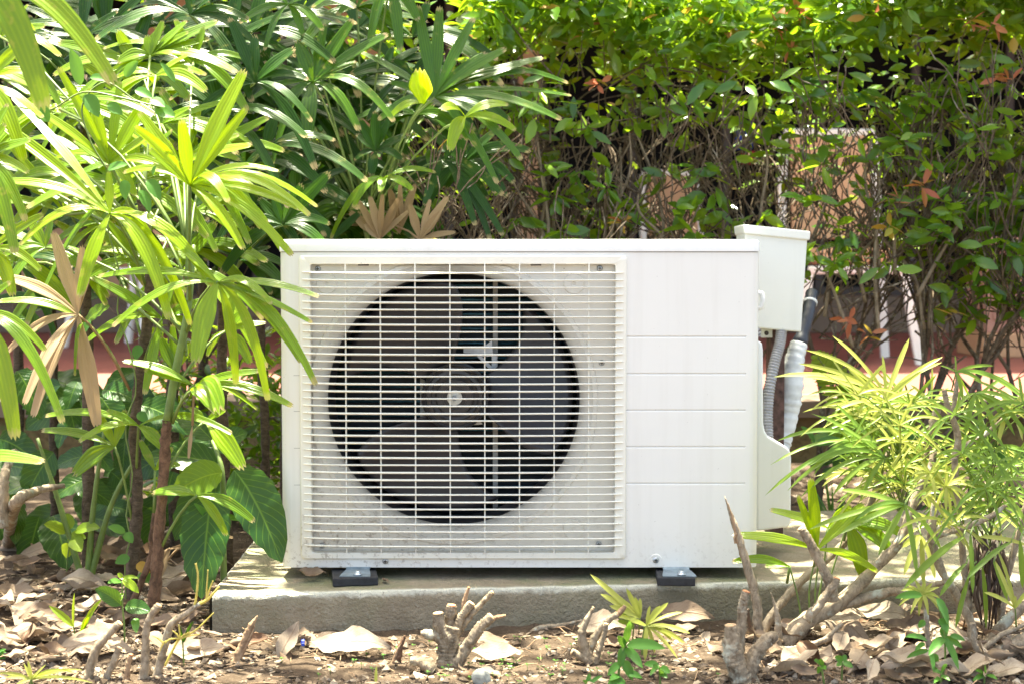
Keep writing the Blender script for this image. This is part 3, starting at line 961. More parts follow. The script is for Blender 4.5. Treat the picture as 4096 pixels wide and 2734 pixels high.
put("side_handle", mb.mesh("side_handle", M['cover']), ac, (0,0,0))

# ---- switch box leaning behind, its post, conduit and wrapped pipe
YX = .33
sbx = thing("switch_box", P(3110, 1320, YX), "cream metal switch box tilted behind the right end of the air conditioner", "electrical box")
def prism(pts, y0, y1, m, name, parent, bv=.003):
    q = MB(); A = [P(a, b, y0) for a, b in pts]; n = len(A)
    for y in (y0, y1):
        for p_ in A: q.vert((p_.x, y, p_.z))
    q.face(list(range(n))); q.face([n+k for k in reversed(range(n))])
    for k in range(n): q.face(((k+1)%n, k, n+k, n+(k+1)%n))
    o = put(name, q.mesh(name, m, False), parent, (0,0,0))
    return bevel(o, bv, 3)
prism([(2978,930),(2990,1308),(3205,1328),(3230,955)], YX+.002, YX+.10, M['box'], "box_body", sbx)
prism([(2972,897),(2977,936),(3240,962),(3243,925)], YX-.003, YX+.108, M['box'], "box_lid", sbx)
prism([(3045,1312),(3045,1350),(3090,1350),(3090,1312)], YX+.03, YX+.034, M['box'], "mounting_tab", sbx, .001)
q = MB(); c = P(3066, 1332, YX+.0295); q.lathe([(.0045,.0),(.0002,-.0002)], c, 'y', 12); put("tab_hole", q.mesh("tab_hole", M['frame']), sbx, (0,0,0))
mb = MB(); a = P(3113, 1330, .37); mb.box((a.x-.013, .37, ZS), (a.x+.013, .40, a.z+.10)); mb.box((a.x-.013, .401, ZS), (a.x-.010, .425, a.z+.1))
props(put("steel_post", mb.mesh("steel_post", M['rust'], False)), "rusty brown steel post under the cream switch box", "post")
def spline(pts, n=40):
    pts = [Vector(p) for p in pts]
    out = []
    Q = [pts[0]*2-pts[1]] + pts + [pts[-1]*2-pts[-2]]
    seg = len(pts)-1
    for k in range(n+1):
        t = k/n*seg
        i = min(int(t), seg-1); f = t-i
        p0, p1, p2, p3 = Q[i], Q[i+1], Q[i+2], Q[i+3]
        out.append(.5*((2*p1)+(-p0+p2)*f+(2*p0-5*p1+4*p2-p3)*f*f+(-p0+3*p1-3*p2+p3)*f**3))
    return out
mb = MB()
cpts = spline([P(3128,1300,.345), P(3120,1370,.335), P(3098,1450,.325), P(3078,1550,.315), P(3070,1650,.31), P(3072,1750,.30), P(3080,1830,.29)], 200)
mb.tube(cpts, [.0110 if (k % 4) < 2 else .0094 for k in range(len(cpts))], 16)
props(put("flexible_conduit", mb.mesh("flexible_conduit", M['conduit'])), "ribbed grey flexible conduit running down from the switch box", "conduit")
wp = thing("wrapped_pipe", P(3130, 1760, .42), "refrigerant pipe wrapped in white and black tape beside the conduit", "pipe")
mb = MB(); pts = spline([P(3196,1372,.44), P(3176,1450,.43), P(3165,1560,.42), P(3150,1650,.42), P(3128,1760,.41), P(3122,1800,.40)], 48)
rad = [(.0165 + .006*min(1, k/16) - .006*max(0, (k-26)/22))*(1+.05*math.sin(k*1.9)+.03*math.sin(k*.83)) for k in range(49)]
mb.tube(pts, rad, 18, wob=.03, rng=R); put("white_wrapping", mb.mesh("white_wrapping", M['tape']), wp)
mb = MB(); pts = spline([P(3248,1170,.50), P(3240,1215,.48), P(3230,1270,.46), P(3208,1345,.445), P(3196,1380,.44)], 24)
mb.tube(pts, [.0125*(1+.06*math.sin(k*2.2)) + .003*(k>18) for k in range(25)], 16, wob=.03, rng=R); put("black_wrapping", mb.mesh("black_wrapping", M['blacktape']), wp)
mb = MB(); mb.tube([pts[5], pts[6]], .0145, 16); put("tape_band", mb.mesh("tape_band", M['tape']), wp)
# ================================================================ PLANTS
def leaflet(p0, p2, w, arch=None, kind='palm', seg=9, twist=0.0, nref=None, droop=0.0):
    """one long leaflet from p0 to p2 (w = full width); returns an MB with vertices relative to p0"""
    p0, p2 = Vector(p0), Vector(p2)
    d = p2 - p0
    L = d.length
    up = Vector((0, 0, 1))
    if arch is None:
        arch = 0.22 if d.z < 0.2*L else 0.05
        if d.z > .7*L: arch = 0.02
    perp = up - d.normalized()*up.dot(d.normalized())
    p1 = d*0.45 + up*arch*L + (perp.normalized()*arch*.3*L if perp.length > 1e-4 else Vector())
    nr = nref or Vector((R.uniform(-.35, .35), -.80, .60))
    B = d.cross(nr)
    if B.length < 1e-6: B = d.orthogonal()
    B.normalize()
    if twist: B = (Matrix.Rotation(twist, 3, d.normalized()) @ B)
    q = MB()
    us = (-1, -.62, -.3, 0, .3, .62, 1) if kind == 'palm' else (-1, -.45, 0, .45, 1)
    prev = None
    for i in range(seg+1):
        t = i/seg
        pt = p1*(2*t*(1-t)) + d*t*t
        T = (p1*(2-4*t) + d*2*t)
        T.normalize()
        Bk = (B - T*B.dot(T)).normalized()
        Nn = Bk.cross(T).normalized()
        if Nn.dot(nr) < 0: Nn = -Nn
        if kind == 'palm':
            ww = min(1, .14 + 1.75*t)*(1 - .46*max(0, (t-.50)/.50)**1.25)
            fold = .34*(1-t*.7)
        elif kind == 'lance':
            ww = max(.07, math.sin(math.pi*min(1, (.05+t*.93))**.85)**.75) if t < .999 else .03
            fold = .28
        elif kind == 'strap':
            ww = min(1, .30 + 2.2*t)*(1 if t < .78 else max(.04, (1-((t-.78)/.22)**1.6)))
            fold = .22
        else:              # broad
            ww = max(.03, math.sin(math.pi*(t**.82))**.62) if t < .999 else .02
            fold = .20
        col = []
        for j, u in enumerate(us):
            off = Bk*(u*ww*w/2) + Nn*(abs(u)*fold*ww*w/2)
            if kind == 'palm': off += Nn*((j % 2)*.045*ww*w)
            if kind == 'broad': off += Nn*(.035*w*math.sin(t*26)*abs(u)) + Bk*(.02*w*math.sin(t*41+u)*u*abs(u))
            if kind in ('lance', 'strap') and abs(u) == 1: off += Bk*(u*.05*w*(1 if i % 2 else -.4)*ww)
            tp = Vector()
            if kind == 'palm' and i == seg:
                tp = T*(w*(.22 if j % 2 else -.02)*(1-.3*abs(u)) - abs(u)*T*w*.12 if False else w*(.20 if j % 2 else .0) - abs(u)*w*.16)
            col.append(q.vert(pt + off + tp))
        if prev:
            for j in range(len(us)-1):
                u0, u1 = (us[j]+1)/2, (us[j+1]+1)/2
                t0 = (i-1)/seg
                q.face((prev[j], prev[j+1], col[j+1], col[j]), ((u0, t0), (u1, t0), (u1, t), (u0, t)))
        prev = col
    return q

def fan_leaf(parent, hub, hubY, tips, mat, stem_from=None, kind='palm', pr=.0022, smat=None, wk=1.0, lname='leaflet', label=None, seg=9, dys=None):
    """a palmate leaf: petiole mesh + one object per leaflet; tips = (px, py, width px[, arch[, dY]]) in photo pixels"""
    h = P(hub[0], hub[1], hubY)
    q = MB()
    if stem_from is not None:
        a = Vector(stem_from)
        mid = a.lerp(h, .5) + Vector((0, 0, .10*(h-a).length))
        pts = [a, a.lerp(mid, .5)+Vector((0,0,.02*(h-a).length)), mid, mid.lerp(h, .6)+Vector((0,0,.03*(h-a).length)), h]
        q.tube([p_-h for p_ in pts], [pr*1.25, pr*1.15, pr, pr, pr*1.1], 6)
    else:
        q.tube([Vector((0, .02, -.03)), Vector((0, 0, 0))], pr, 6)
    lf = put("leaf", q.mesh("leaf", smat or M['greenstem']), parent, h)
    if label: lf["label"] = label
    for tp in tips:
        px, py, w = tp[0], tp[1], tp[2]
        arch = tp[3] if len(tp) > 3 else None
        L = math.hypot(px-hub[0], py-hub[1])*mpp(hubY)
        if len(tp) > 4: dy = tp[4]
        elif py > hub[1]: dy = L*R.uniform(-.40, .05)
        else: dy = L*R.uniform(-.10, .32)
        e = P(px, py, hubY+dy)
        me = leaflet(h, e, w*mpp(hubY)*wk*(.96 if kind == 'palm' else .72), arch, kind, seg, R.uniform(-.25, .25)).mesh(lname, mat)
        put(lname, me, lf, h)
    return lf

def rand_fan(hub, Rpx, n, a0, a1, w, droop=.25):
    """leaflet tips in pixels, angle in degrees anticlockwise from +x"""
    tips = []
    sq_a, sq_f = R.uniform(-.9, .9), R.uniform(.45, 1.0)
    for k in range(n):
        a = math.radians(a0 + (a1-a0)*(k+.5)/n + R.uniform(-11, 11))
        r = Rpx*R.uniform(.62, 1.12)
        x_, y_ = r*math.cos(a), r*math.sin(a)
        u_, v_ = x_*math.cos(sq_a)+y_*math.sin(sq_a), (-x_*math.sin(sq_a)+y_*math.cos(sq_a))*sq_f
        x_, y_ = u_*math.cos(sq_a)-v_*math.sin(sq_a), u_*math.sin(sq_a)+v_*math.cos(sq_a)
        tips.append((hub[0]+x_, hub[1]-y_ + droop*r*R.uniform(.1, 1.5), w*R.uniform(.7, 1.3)))
    return tips

def stem_obj(name, pts, rads, mat, parent, n=10, wob=.06, sub=24):
    rough = mat in (M['bark'], M['stumpbark'], M['splinter'], M['palmbark'], M['redbark'])
    if rough and parent.name.split('.')[0] not in ('shade_tree',): n, sub = max(n, 14), max(sub, 40)
    pts = spline(pts, sub)
    rr_ = [rads[0]+(rads[-1]-rads[0])*k/sub if len(rads) == 2 else np.interp(k/sub, np.linspace(0, 1, len(rads)), rads) for k in range(sub+1)]
    if wob:
        rr_ = [r*(1+.05*math.sin(k*2.3)) for k, r in enumerate(rr_)]
    q = MB(); o0 = Vector(pts[0])
    q.tube([p_-o0 for p_ in pts], rr_, n, wob=wob*(.5 if rough else 1), rng=R)
    if rough:
        sd_ = Vector((R.uniform(-9, 9), R.uniform(-9, 9), R.uniform(-9, 9)))
        for k in range(len(q.v)):
            c = pts[min(k//n, sub)]-o0; v = Vector(q.v[k]); d = v-c; r_ = max(rr_[min(k//n, sub)], 1e-4)
            a_ = math.atan2(d.y, d.x)
            f_ = 1 + .30*noise.noise(v/(r_*1.6)+sd_) + .17*noise.noise(v/(r_*.55)+sd_) + .05*math.sin(a_*5+sd_.x)
            q.v[k] = tuple(c + d*f_)
    return put(name, q.mesh(name, mat), parent, o0)

# ---- palm A: thick fibrous stem, the white-lit leaf over it
YA = -.12
g1 = G(520, 2470)
pa = thing("lady_palm", g1, "tall lady palm on the darker fibrous stem nearest the camera at left", "palm", "lady palms beside the air conditioner")
YA = g1.y
stem_obj("stem", [g1-Vector((0,0,.02)), P(530, 2250, YA), P(548, 2000, YA), P(540, 1734, YA), P(560, 1500, YA), P(592, 1250, YA), P(600, 1000, YA), P(560, 800, YA)], [.0105,.0098,.0096,.0092,.009,.0085,.007,.005], M['palmbark'], pa, 12, .10, 60)
st = lambda px, py, Y=YA: P(px, py, Y)
fan_leaf(pa, (440,855), YA-.16, [(83,978,52,.30,-.05),(319,1183,64,.10,-.06),(676,1272,62,.28,-.05),(762,1297,44,.30),(854,1144,60,.26),(-60,735,52,.16),(-100,425,56,.04,.10),(55,395,50,.05,.12),(436,690,40),(640,1010,50,.3,.12)], M['palmbright'], st(585,1150))
fan_leaf(pa, (440,657), YA-.02, [(587,395,62),(236,274,44),(357,357,52),(480,330,46),(640,520,50),(700,700,50),(300,560,48),(210,640,44),(120,420,44),(540,780,46)], M['palmbright'], st(580,1050))
fan_leaf(pa, (650,1275), YA-.03, [(344,1367,48),(370,1112,46),(580,1572,48,.06),(816,1202,50),(784,1330,52),(480,1180,40),(700,1110,44)], M['palm'], st(560,1500))
fan_leaf(pa, (555,1702), YA-.05, [(319,1763,44,.2),(657,1795,58,.12),(925,1731,36,.2),(185,1661,42,.12),(430,1640,34)], M['palm'], st(545,1900))
fan_leaf(pa, (459,1785), YA-.03, [(300,1893,80,.15),(170,1720,44,.1),(500,1640,44),(400,1660,40)], M['palm'], st(535,2120))
fan_leaf(pa, (312,1259), YA-.06, [(-10,1105,56,.14),(215,935,62),(330,990,58),(10,1430,46,.2),(100,1610,56,.15),(134,1660,60,.12),(389,1699,78,.04),(380,1010,40)], M['deadlit'], st(520,1560), smat=M['deadlit'], label="withered brown palm leaf hanging limp")
fan_leaf(pa, (345,1290), YA-.05, [(0,1205,44,.16),(300,1500,24,.5)], M['palm'], st(520,1560))
fan_leaf(pa, (680,2192), YA-.02, [(839,2206,36,.1),(606,2352,58,.05)], M['deadpalm'], st(560,2330), smat=M['deadpalm'], label="small dead leaf low on the stem")
fan_leaf(pa, (791,2139), YA+.02, [(893,2059,26,.02),(931,2148,20,.05)], M['deadpalm'], st(600,2330), smat=M['deadpalm'])

# ---- palm B: second stem, bright yellow-green leaf and the drooping leaf before the unit
g2 = G(607, 2520)
g2 = Vector((g2.x, -.10, 0))
pb = thing("lady_palm", g2, "lady palm on the redder second stem with the yellow lit fan", "palm", "lady palms beside the air conditioner")
YBm = g2.y
stem_obj("stem", [g2-Vector((0,0,.02)), P(625,2280,YBm), P(640,2080,YBm), P(662,1760,YBm), P(668,1680,YBm)], [.0100,.0095,.0085,.0085,.0075], M['redbark'], pb, 12, .10, 44)
stem_obj("green_stem", [P(668,1690,YBm), P(700,1500,YBm), P(740,1310,YBm), P(762,1150,YBm+.01), P(775,980,YBm+.02)], [.0070,.0066,.0062,.005,.003], M['greenstem'], pb, 10, .0, 20)
sb_ = lambda px, py: P(px, py, YBm)
fan_leaf(pb, (759,743), YBm-.08, [(976,287,82,.03,.03),(982,440,54,.03,.03),(1110,685,46,.2),(1266,826,46,.26),(1237,861,40,.26),(1205,838,44,.12),(1046,912,54,.35),(912,807,46,.42,-.06),(972,995,56,.15),(944,944,46,.1),(1167,1020,48,.16),(727,485,60,.03),(561,453,58,.03),(542,510,52,.12,-.05),(600,600,46),(497,690,44)], M['palmbright'], sb_(760,1200), pr=.0028)
fan_leaf(pb, (870,1131), YBm-.12, [(784,1444,92,.14,-.03),(944,1533,50,.22),(1071,1597,46,.28),(1262,1535,46,.26,-.02),(1273,1186,40,.10,-.02),(1247,1290,38,.06,-.02),(453,1304,46,.20),(1084,1215,38,.30),(395,1106,46,.1,.05),(680,960,48,.06),(1203,1447,40,.2,.0)], M['palm'], sb_(745,1330), pr=.0026)
fan_leaf(pb, (775,1540), YBm-.03, [(497,1444,44,.10),(1167,1622,48,.14,-.02),(1027,1635,28,.2),(1040,1482,38,.06),(580,1480,36,.05)], M['palm'], sb_(690,1680))
fan_leaf(pb, (770,1560), YBm-.06, [(872,1640,128,.42,-.05)], M['palm'], sb_(690,1690))
fan_leaf(pb, (823,1682), YBm+.02, [(969,1868,84,.1),(760,1630,34),(900,1640,34)], M['palm'], sb_(660,1900))
fan_leaf(pb, (788,1980), YBm-.03, [(615,1970,62,.12),(1014,2082,50,.18),(905,2136,46,.18)], M['palm'], sb_(640,2200))
fan_leaf(pb, (900,1325), YBm+.05, [(1000,1450,52),(985,1230,44),(1060,1290,36),(830,1420,40),(940,1160,40)], M['palm'], sb_(700,1560))
fan_leaf(pb, (700,1490), YBm+.06, [(640,1350,56),(770,1370,60),(690,1300,40)], M['palm'], sb_(690,1600))
fan_leaf(pb, (770,1700), YBm-.02, [(755,1830,22,.02)], M['deadpalm'], P(778,1540,YBm-.02), smat=M['deadpalm'])
# thin third stem
g3 = G(590, 2395); g3 = Vector((g3.x, -.06, 0))
pc_ = thing("lady_palm", g3, "short thin reddish palm stem between the two thicker palm stems", "palm", "lady palms beside the air conditioner")
stem_obj("stem", [g3-Vector((0,0,.02)), P(598,2240,-.06), P(606,2150,-.06), P(616,2050,-.05)], [.006,.005,.0045,.003], M['redbark'], pc_, 8, .1, 14)
fan_leaf(pc_, (620,1880), -.04, [(560,1760,38),(690,1790,40),(720,1860,36)], M['palm'], P(616,2050,-.05))

# more fans filling the lit clump
for k in range(30):
    hub = (R.uniform(-20, 840), R.uniform(120, 1080))
    if R.random() < .5: fan_leaf(pa, hub, YA+R.uniform(.06, .34), rand_fan(hub, R.uniform(280, 430), R.randint(6, 9), -45, 228, 48, .4), M[R.choice(('palm', 'palmbright', 'palm'))], st(570, max(900, min(1800, hub[1]+350))))
    else: fan_leaf(pb, hub, YBm+R.uniform(.06, .34), rand_fan(hub, R.uniform(280, 430), R.randint(6, 9), -45, 228, 48, .4), M[R.choice(('palm', 'palmbright', 'palm'))], sb_(745, max(1000, min(1800, hub[1]+350))))
# ---- palm C: rooted outside the frame at left, its big out-of-focus leaflets hang in
gC = Vector((-.93, -.42, 0))
pC = thing("lady_palm", gC, "palm at the left picture edge whose broad blurred leaflets hang into view", "palm", "lady palms beside the air conditioner")
stem_obj("stem", [gC-Vector((0,0,.02)), gC+Vector((.01,0,.3)), gC+Vector((0,.02,.6)), gC+Vector((.02,.02,.95)), gC+Vector((.03,.03,1.15))], [.013,.012,.011,.010,.007], M['palmbark'], pC, 12, .1, 40)
fan_leaf(pC, (-150,-90), -.50, [(175,430,128,.34,-.02),(450,330,104,.30,.0),(300,-260,80),(-300,200,90),(140,120,70,.3,.1),(-100,360,84,.3,-.05)], M['palm'], gC+Vector((.03,.03,1.10)), pr=.003, seg=14)
fan_leaf(pC, (-120,1270), -.33, [(249,1686,52,.36),(60,1745,92,.35,-.03),(180,1400,44,.3),(-200,1600,60),(40,1130,46)], M['palm'], gC+Vector((.01,0,.40)), pr=.003, seg=12)
fan_leaf(pC, (-160,1830), -.45, [(170,1845,74,.06,-.02),(-60,2000,60)], M['palm'], gC+Vector((.01,0,.25)))
fan_leaf(pC, (-60,330), -.18, [(130,150,62),(95,640,66),(60,520,54,.3),(160,300,50),(-160,600,60),(170,470,40,.1)], M['palmbright'], gC+Vector((.02,.02,.95)))
fan_leaf(pC, (-90,640), -.25, [(120,560,60),(110,690,54,.2),(60,1010,66,.3),(100,880,52,.3),(20,500,60),(30,420,54)], M['palm'], gC+Vector((.01,.01,.75)))
fan_leaf(pC, (-40,1000), -.15, [(170,860,48),(50,1180,66,.25),(160,1080,44,.25),(-20,800,50)], M['palm'], gC+Vector((.01,.01,.60)))

# ---- palm D: clump rising behind the unit (hubs as in the photograph)
YD = .52
gD = Vector((X_at(1480, .55), .55, .0))
pd = thing("lady_palm", gD, "leafy palm clump rising right behind the air conditioner's lid", "palm", "lady palms beside the air conditioner")
D0 = P(1500, 1150, .55)
for px, py in ((1400,620),(1640,420),(1530,700),(1250,500)):
    stem_obj("stem", [Vector((D0.x+R.uniform(-.05,.05), .56+R.uniform(-.03,.03), 0)), P(1470+R.uniform(-40,40),1000,.55), P(px,py,.54)], [.006,.005,.0035], M['greenstem'], pd, 8, .05, 18)
def dl(hub, tips, mat='palmmid', y=YD, frm=None, **k):
    return fan_leaf(pd, hub, y, tips, M[mat], frm or P(1480+R.uniform(-60,60), 900, .55), **k)
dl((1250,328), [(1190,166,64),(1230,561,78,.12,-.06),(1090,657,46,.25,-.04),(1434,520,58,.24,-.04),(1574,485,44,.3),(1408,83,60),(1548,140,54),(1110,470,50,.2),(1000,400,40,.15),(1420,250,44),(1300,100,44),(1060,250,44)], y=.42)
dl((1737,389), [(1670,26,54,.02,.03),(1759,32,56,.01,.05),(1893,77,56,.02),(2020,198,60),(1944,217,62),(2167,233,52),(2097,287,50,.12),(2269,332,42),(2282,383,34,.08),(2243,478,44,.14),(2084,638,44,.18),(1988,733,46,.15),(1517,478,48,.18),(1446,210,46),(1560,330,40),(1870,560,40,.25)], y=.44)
dl((1690,415), [(1680,285,104,.05,-.06),(1560,470,46,.25)], 'palmbright', y=.40)
dl((1860,470), [(1800,600,60,.25,-.05),(2030,420,52,.2),(2060,520,44,.2),(1770,440,56,.3,-.05)], 'palmbright', y=.38)
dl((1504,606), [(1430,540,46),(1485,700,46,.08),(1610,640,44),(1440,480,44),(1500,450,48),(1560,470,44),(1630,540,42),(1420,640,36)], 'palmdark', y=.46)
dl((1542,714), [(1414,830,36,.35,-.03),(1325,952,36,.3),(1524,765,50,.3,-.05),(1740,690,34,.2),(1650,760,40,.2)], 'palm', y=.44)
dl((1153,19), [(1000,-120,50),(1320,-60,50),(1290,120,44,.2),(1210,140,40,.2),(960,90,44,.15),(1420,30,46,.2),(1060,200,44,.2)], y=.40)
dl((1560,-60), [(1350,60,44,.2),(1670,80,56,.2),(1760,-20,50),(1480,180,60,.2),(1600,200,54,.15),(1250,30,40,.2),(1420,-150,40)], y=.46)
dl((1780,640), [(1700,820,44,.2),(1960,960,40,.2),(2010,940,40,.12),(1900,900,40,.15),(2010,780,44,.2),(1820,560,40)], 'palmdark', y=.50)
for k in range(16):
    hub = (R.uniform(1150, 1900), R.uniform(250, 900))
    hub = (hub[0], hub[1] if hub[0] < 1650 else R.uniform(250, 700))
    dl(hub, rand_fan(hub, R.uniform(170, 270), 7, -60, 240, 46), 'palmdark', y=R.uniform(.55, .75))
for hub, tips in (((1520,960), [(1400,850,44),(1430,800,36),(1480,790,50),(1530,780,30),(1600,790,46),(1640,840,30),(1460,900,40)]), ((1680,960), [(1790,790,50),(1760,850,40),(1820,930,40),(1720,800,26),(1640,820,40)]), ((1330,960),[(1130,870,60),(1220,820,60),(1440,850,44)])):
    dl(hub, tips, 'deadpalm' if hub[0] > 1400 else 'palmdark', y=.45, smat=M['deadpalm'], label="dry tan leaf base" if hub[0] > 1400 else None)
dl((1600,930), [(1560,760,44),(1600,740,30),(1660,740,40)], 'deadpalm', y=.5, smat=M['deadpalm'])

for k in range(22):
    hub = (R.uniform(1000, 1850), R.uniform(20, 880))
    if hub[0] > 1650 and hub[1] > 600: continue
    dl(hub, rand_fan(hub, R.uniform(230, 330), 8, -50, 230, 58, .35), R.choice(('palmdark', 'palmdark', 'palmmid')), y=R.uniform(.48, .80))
# ---- darker palms behind at left
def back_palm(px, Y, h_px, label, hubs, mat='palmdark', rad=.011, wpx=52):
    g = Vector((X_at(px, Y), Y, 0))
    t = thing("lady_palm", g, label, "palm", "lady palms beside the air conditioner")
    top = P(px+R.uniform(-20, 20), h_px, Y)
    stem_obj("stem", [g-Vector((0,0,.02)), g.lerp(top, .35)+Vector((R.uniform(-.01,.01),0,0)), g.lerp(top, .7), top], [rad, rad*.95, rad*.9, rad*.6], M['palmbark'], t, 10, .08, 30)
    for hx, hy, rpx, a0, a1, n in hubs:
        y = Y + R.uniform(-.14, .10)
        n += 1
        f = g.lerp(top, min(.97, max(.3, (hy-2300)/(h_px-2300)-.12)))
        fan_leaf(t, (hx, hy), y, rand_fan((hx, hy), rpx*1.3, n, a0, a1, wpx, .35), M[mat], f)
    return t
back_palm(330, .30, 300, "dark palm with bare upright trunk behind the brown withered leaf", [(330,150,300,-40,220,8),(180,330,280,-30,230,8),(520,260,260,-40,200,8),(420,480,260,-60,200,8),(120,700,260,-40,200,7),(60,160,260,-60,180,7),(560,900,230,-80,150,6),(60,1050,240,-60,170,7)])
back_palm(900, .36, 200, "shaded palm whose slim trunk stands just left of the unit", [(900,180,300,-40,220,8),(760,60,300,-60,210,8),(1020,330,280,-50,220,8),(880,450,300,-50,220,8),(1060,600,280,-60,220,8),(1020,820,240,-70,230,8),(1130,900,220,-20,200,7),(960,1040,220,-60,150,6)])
back_palm(690, .50, 100, "shaded palm farthest back in the left clump", [(640,100,330,-40,220,9),(560,330,320,-40,220,8),(760,330,320,-40,220,8),(860,620,300,-50,230,8),(700,620,280,-50,230,8),(1010,130,320,-40,220,8),(980,660,300,-50,230,8),(1180,760,260,-50,230,8),(420,130,300,-40,220,8),(250,560,260,-40,220,7)])
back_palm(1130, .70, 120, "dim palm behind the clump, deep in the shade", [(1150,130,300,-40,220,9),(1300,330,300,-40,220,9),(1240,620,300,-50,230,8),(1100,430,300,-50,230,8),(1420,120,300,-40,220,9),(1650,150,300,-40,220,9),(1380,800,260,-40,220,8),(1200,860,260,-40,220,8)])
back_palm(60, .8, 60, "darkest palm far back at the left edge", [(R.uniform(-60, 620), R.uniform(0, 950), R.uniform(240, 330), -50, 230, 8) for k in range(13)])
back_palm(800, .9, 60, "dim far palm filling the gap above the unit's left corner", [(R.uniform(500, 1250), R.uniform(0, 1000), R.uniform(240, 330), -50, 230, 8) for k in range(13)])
for px, Y, h, lb in ((210,.62,1200,"bare palm trunk in shade left of the tan chair"),(1045,.60,1150,"bare slender trunk close to the unit's left side")):
    back_palm(px, Y, h, lb, [(px+R.uniform(-60,60),h+40,180,-30,210,6)], rad=.010)

# ---- broad-leaved shrub low at left
gB = G(890, 2200); gB = Vector((X_at(885,.02), .02, 0))
bl_ = thing("broad_leaf_shrub", gB, "shrub with big glossy dark leaves drooping beside the slab's left end", "shrub")
stem_obj("stem", [gB-Vector((0,0,.02)), P(892,2080,.02), P(888,1880,.02), P(850,1760,.05)], [.006,.005,.0045,.003], M['greenstem'], bl_, 8, .05, 20)
def broad(parent, base, tip, w, Y, dy=0, mat='bigleaf', arch=.12, nref=None):
    a, b = P(base[0], base[1], Y), P(tip[0], tip[1], Y+dy)
    me = leaflet(a, b, w*mpp(Y), arch, 'broad', 14, R.uniform(-.2, .2), nref).mesh("leaf", M[mat])
    return put("leaf", me, parent, a)
for a in (((937,1877),(1126,2248),195,-.03,-.03),((848,1976),(805,2392),205,-.02,-.06),((880,1862),(574,1835),140,.06,.0),((888,1900),(700,2160),150,.05,-.03),((860,1800),(990,1730),110,.08,.0),((850,1760),(700,1650),120,.10,.02)):
    broad(bl_, a[0], a[1], a[2], a[3], a[4])
broad(bl_, (890,1888), (690,1975), 135, -.02, -.03, 'bigbright')
for base, tip, w in (((860,2080),(815,2260),30),((870,2060),(960,2080),26),((830,2100),(740,2160),30),((850,2110),(800,2290),28),((840,2080),(775,2010),26)):
    broad(bl_, base, tip, w, -.03, -.02, 'weed', .08)
gB2 = Vector((X_at(330,.25), .25, 0))
bl2 = thing("broad_leaf_shrub", gB2, "broad-leaved shrub in the shade low behind the palm stems", "shrub")
for px, py in ((150,1750),(420,1700),(560,1800)):
    stem_obj("stem", [gB2-Vector((0,0,.02)), P((px+330)/2,2020,.25), P(px,py,.25)], [.007,.005,.003], M['greenstem'], bl2, 7, .05, 14)
for k in range(64):
    bx, by = R.uniform(-60, 720), R.uniform(1480, 2080)
    a = R.uniform(-2.9, -.25)
    L = R.uniform(130, 260)
    broad(bl2, (bx, by), (bx+L*math.cos(a), by-L*math.sin(a)*.95), L*R.uniform(.5, .66), R.uniform(.32, .7), R.uniform(-.06, .02))
broad(bl2, (344,1290), (440,1225), 66, .08, -.02, 'bigbright')
broad(bl2, (150,1330), (60,1240), 80, .3, 0); broad(bl2, (410,1560),(540,1600),90,.1,-.02)
stem_obj("woody_stem", [G(-40,2200,0)+Vector((0,.1,-.02)), P(60,2020,.15), P(150,1960,.18), P(260,1940,.2)], [.012,.011,.008,.004], M['bark'], bl2, 9, .08, 18)
stem_obj("woody_stem", [P(10,2110,.15), P(20,1900,.16), P(60,1800,.2)], [.010,.008,.006], M['bark'], bl2, 9, .08, 14)

# ---- climbing vine among the palm leaves
vg = P(500, 2440, -.14)
vn = thing("climbing_vine", Vector((vg.x, vg.y, 0)), "thin climbing vine with small heart-shaped leaves twined through the palms", "vine")
def vine_run(pts, Y, r=.0013):
    stem_obj("vine_stem", [P(x, y, Y) for x, y in pts], [r, r], M['greenstem'], vn, 5, 0, 30)
vine_run([(505,2440),(500,2250),(520,2150),(505,2050),(530,1900),(500,1700),(545,1560),(520,1400),(470,1250),(480,1100),(430,900),(440,680)], YA-.02)
vine_run([(430,680),(360,560),(330,420),(420,330),(540,400),(600,420)], YA-.14)
vine_run([(80,430),(200,440),(330,370),(480,390),(640,430)], YA-.16)
def heart(base, tip, w, Y, mat='bigleaf'):
    a, b = P(base[0], base[1], Y), P(tip[0], tip[1], Y-.005)
    put("leaf", leaflet(a, b, w*mpp(Y), .1, 'broad', 8, R.uniform(-.3, .3)).mesh("leaf", M[mat]), vn, a)
for b, t, w, m in (((320,345),(282,195),52,'weed'),((340,380),(395,470),60,'weed'),((500,310),(553,245),44,'weed'),((360,310),(440,325),36,'weed'),((540,360),(610,395),44,'weed'),((150,430),(195,490),60,'weed'),((430,420),(490,460),44,'weed'),((600,400),(660,430),50,'weed'),((620,440),(700,470),60,'weed'),((500,720),(500,800),42,'weed'),((590,720),(640,800),52,'weed'),((610,700),(625,665),30,'weed'),((560,760),(600,850),44,'weed'),((560,1380),(540,1440),42,'weed'),((550,1650),(590,1690),40,'weed'),((500,2130),(430,2105),40,'weed'),((500,2130),(530,2170),40,'weed'),((520,2230),(460,2250),42,'weed'),((548,2300),(620,2330),50,'weed'),((360,1280),(340,1330),40,'weed'),((430,680),(510,660),46,'weed'),((700,330),(640,250),30,'weed')):
    heart(b, t, w, YA-.03 if b[1] > 900 else YA-.16, m)
a = P(545, 2255, YA-.03); put("leaf", leaflet(a, P(600,2290,YA-.035), 44*mpp(YA), .1, 'broad', 8).mesh("leaf", M['hedgeyellow']), vn, a)["label"] = "orange withered vine leaf"

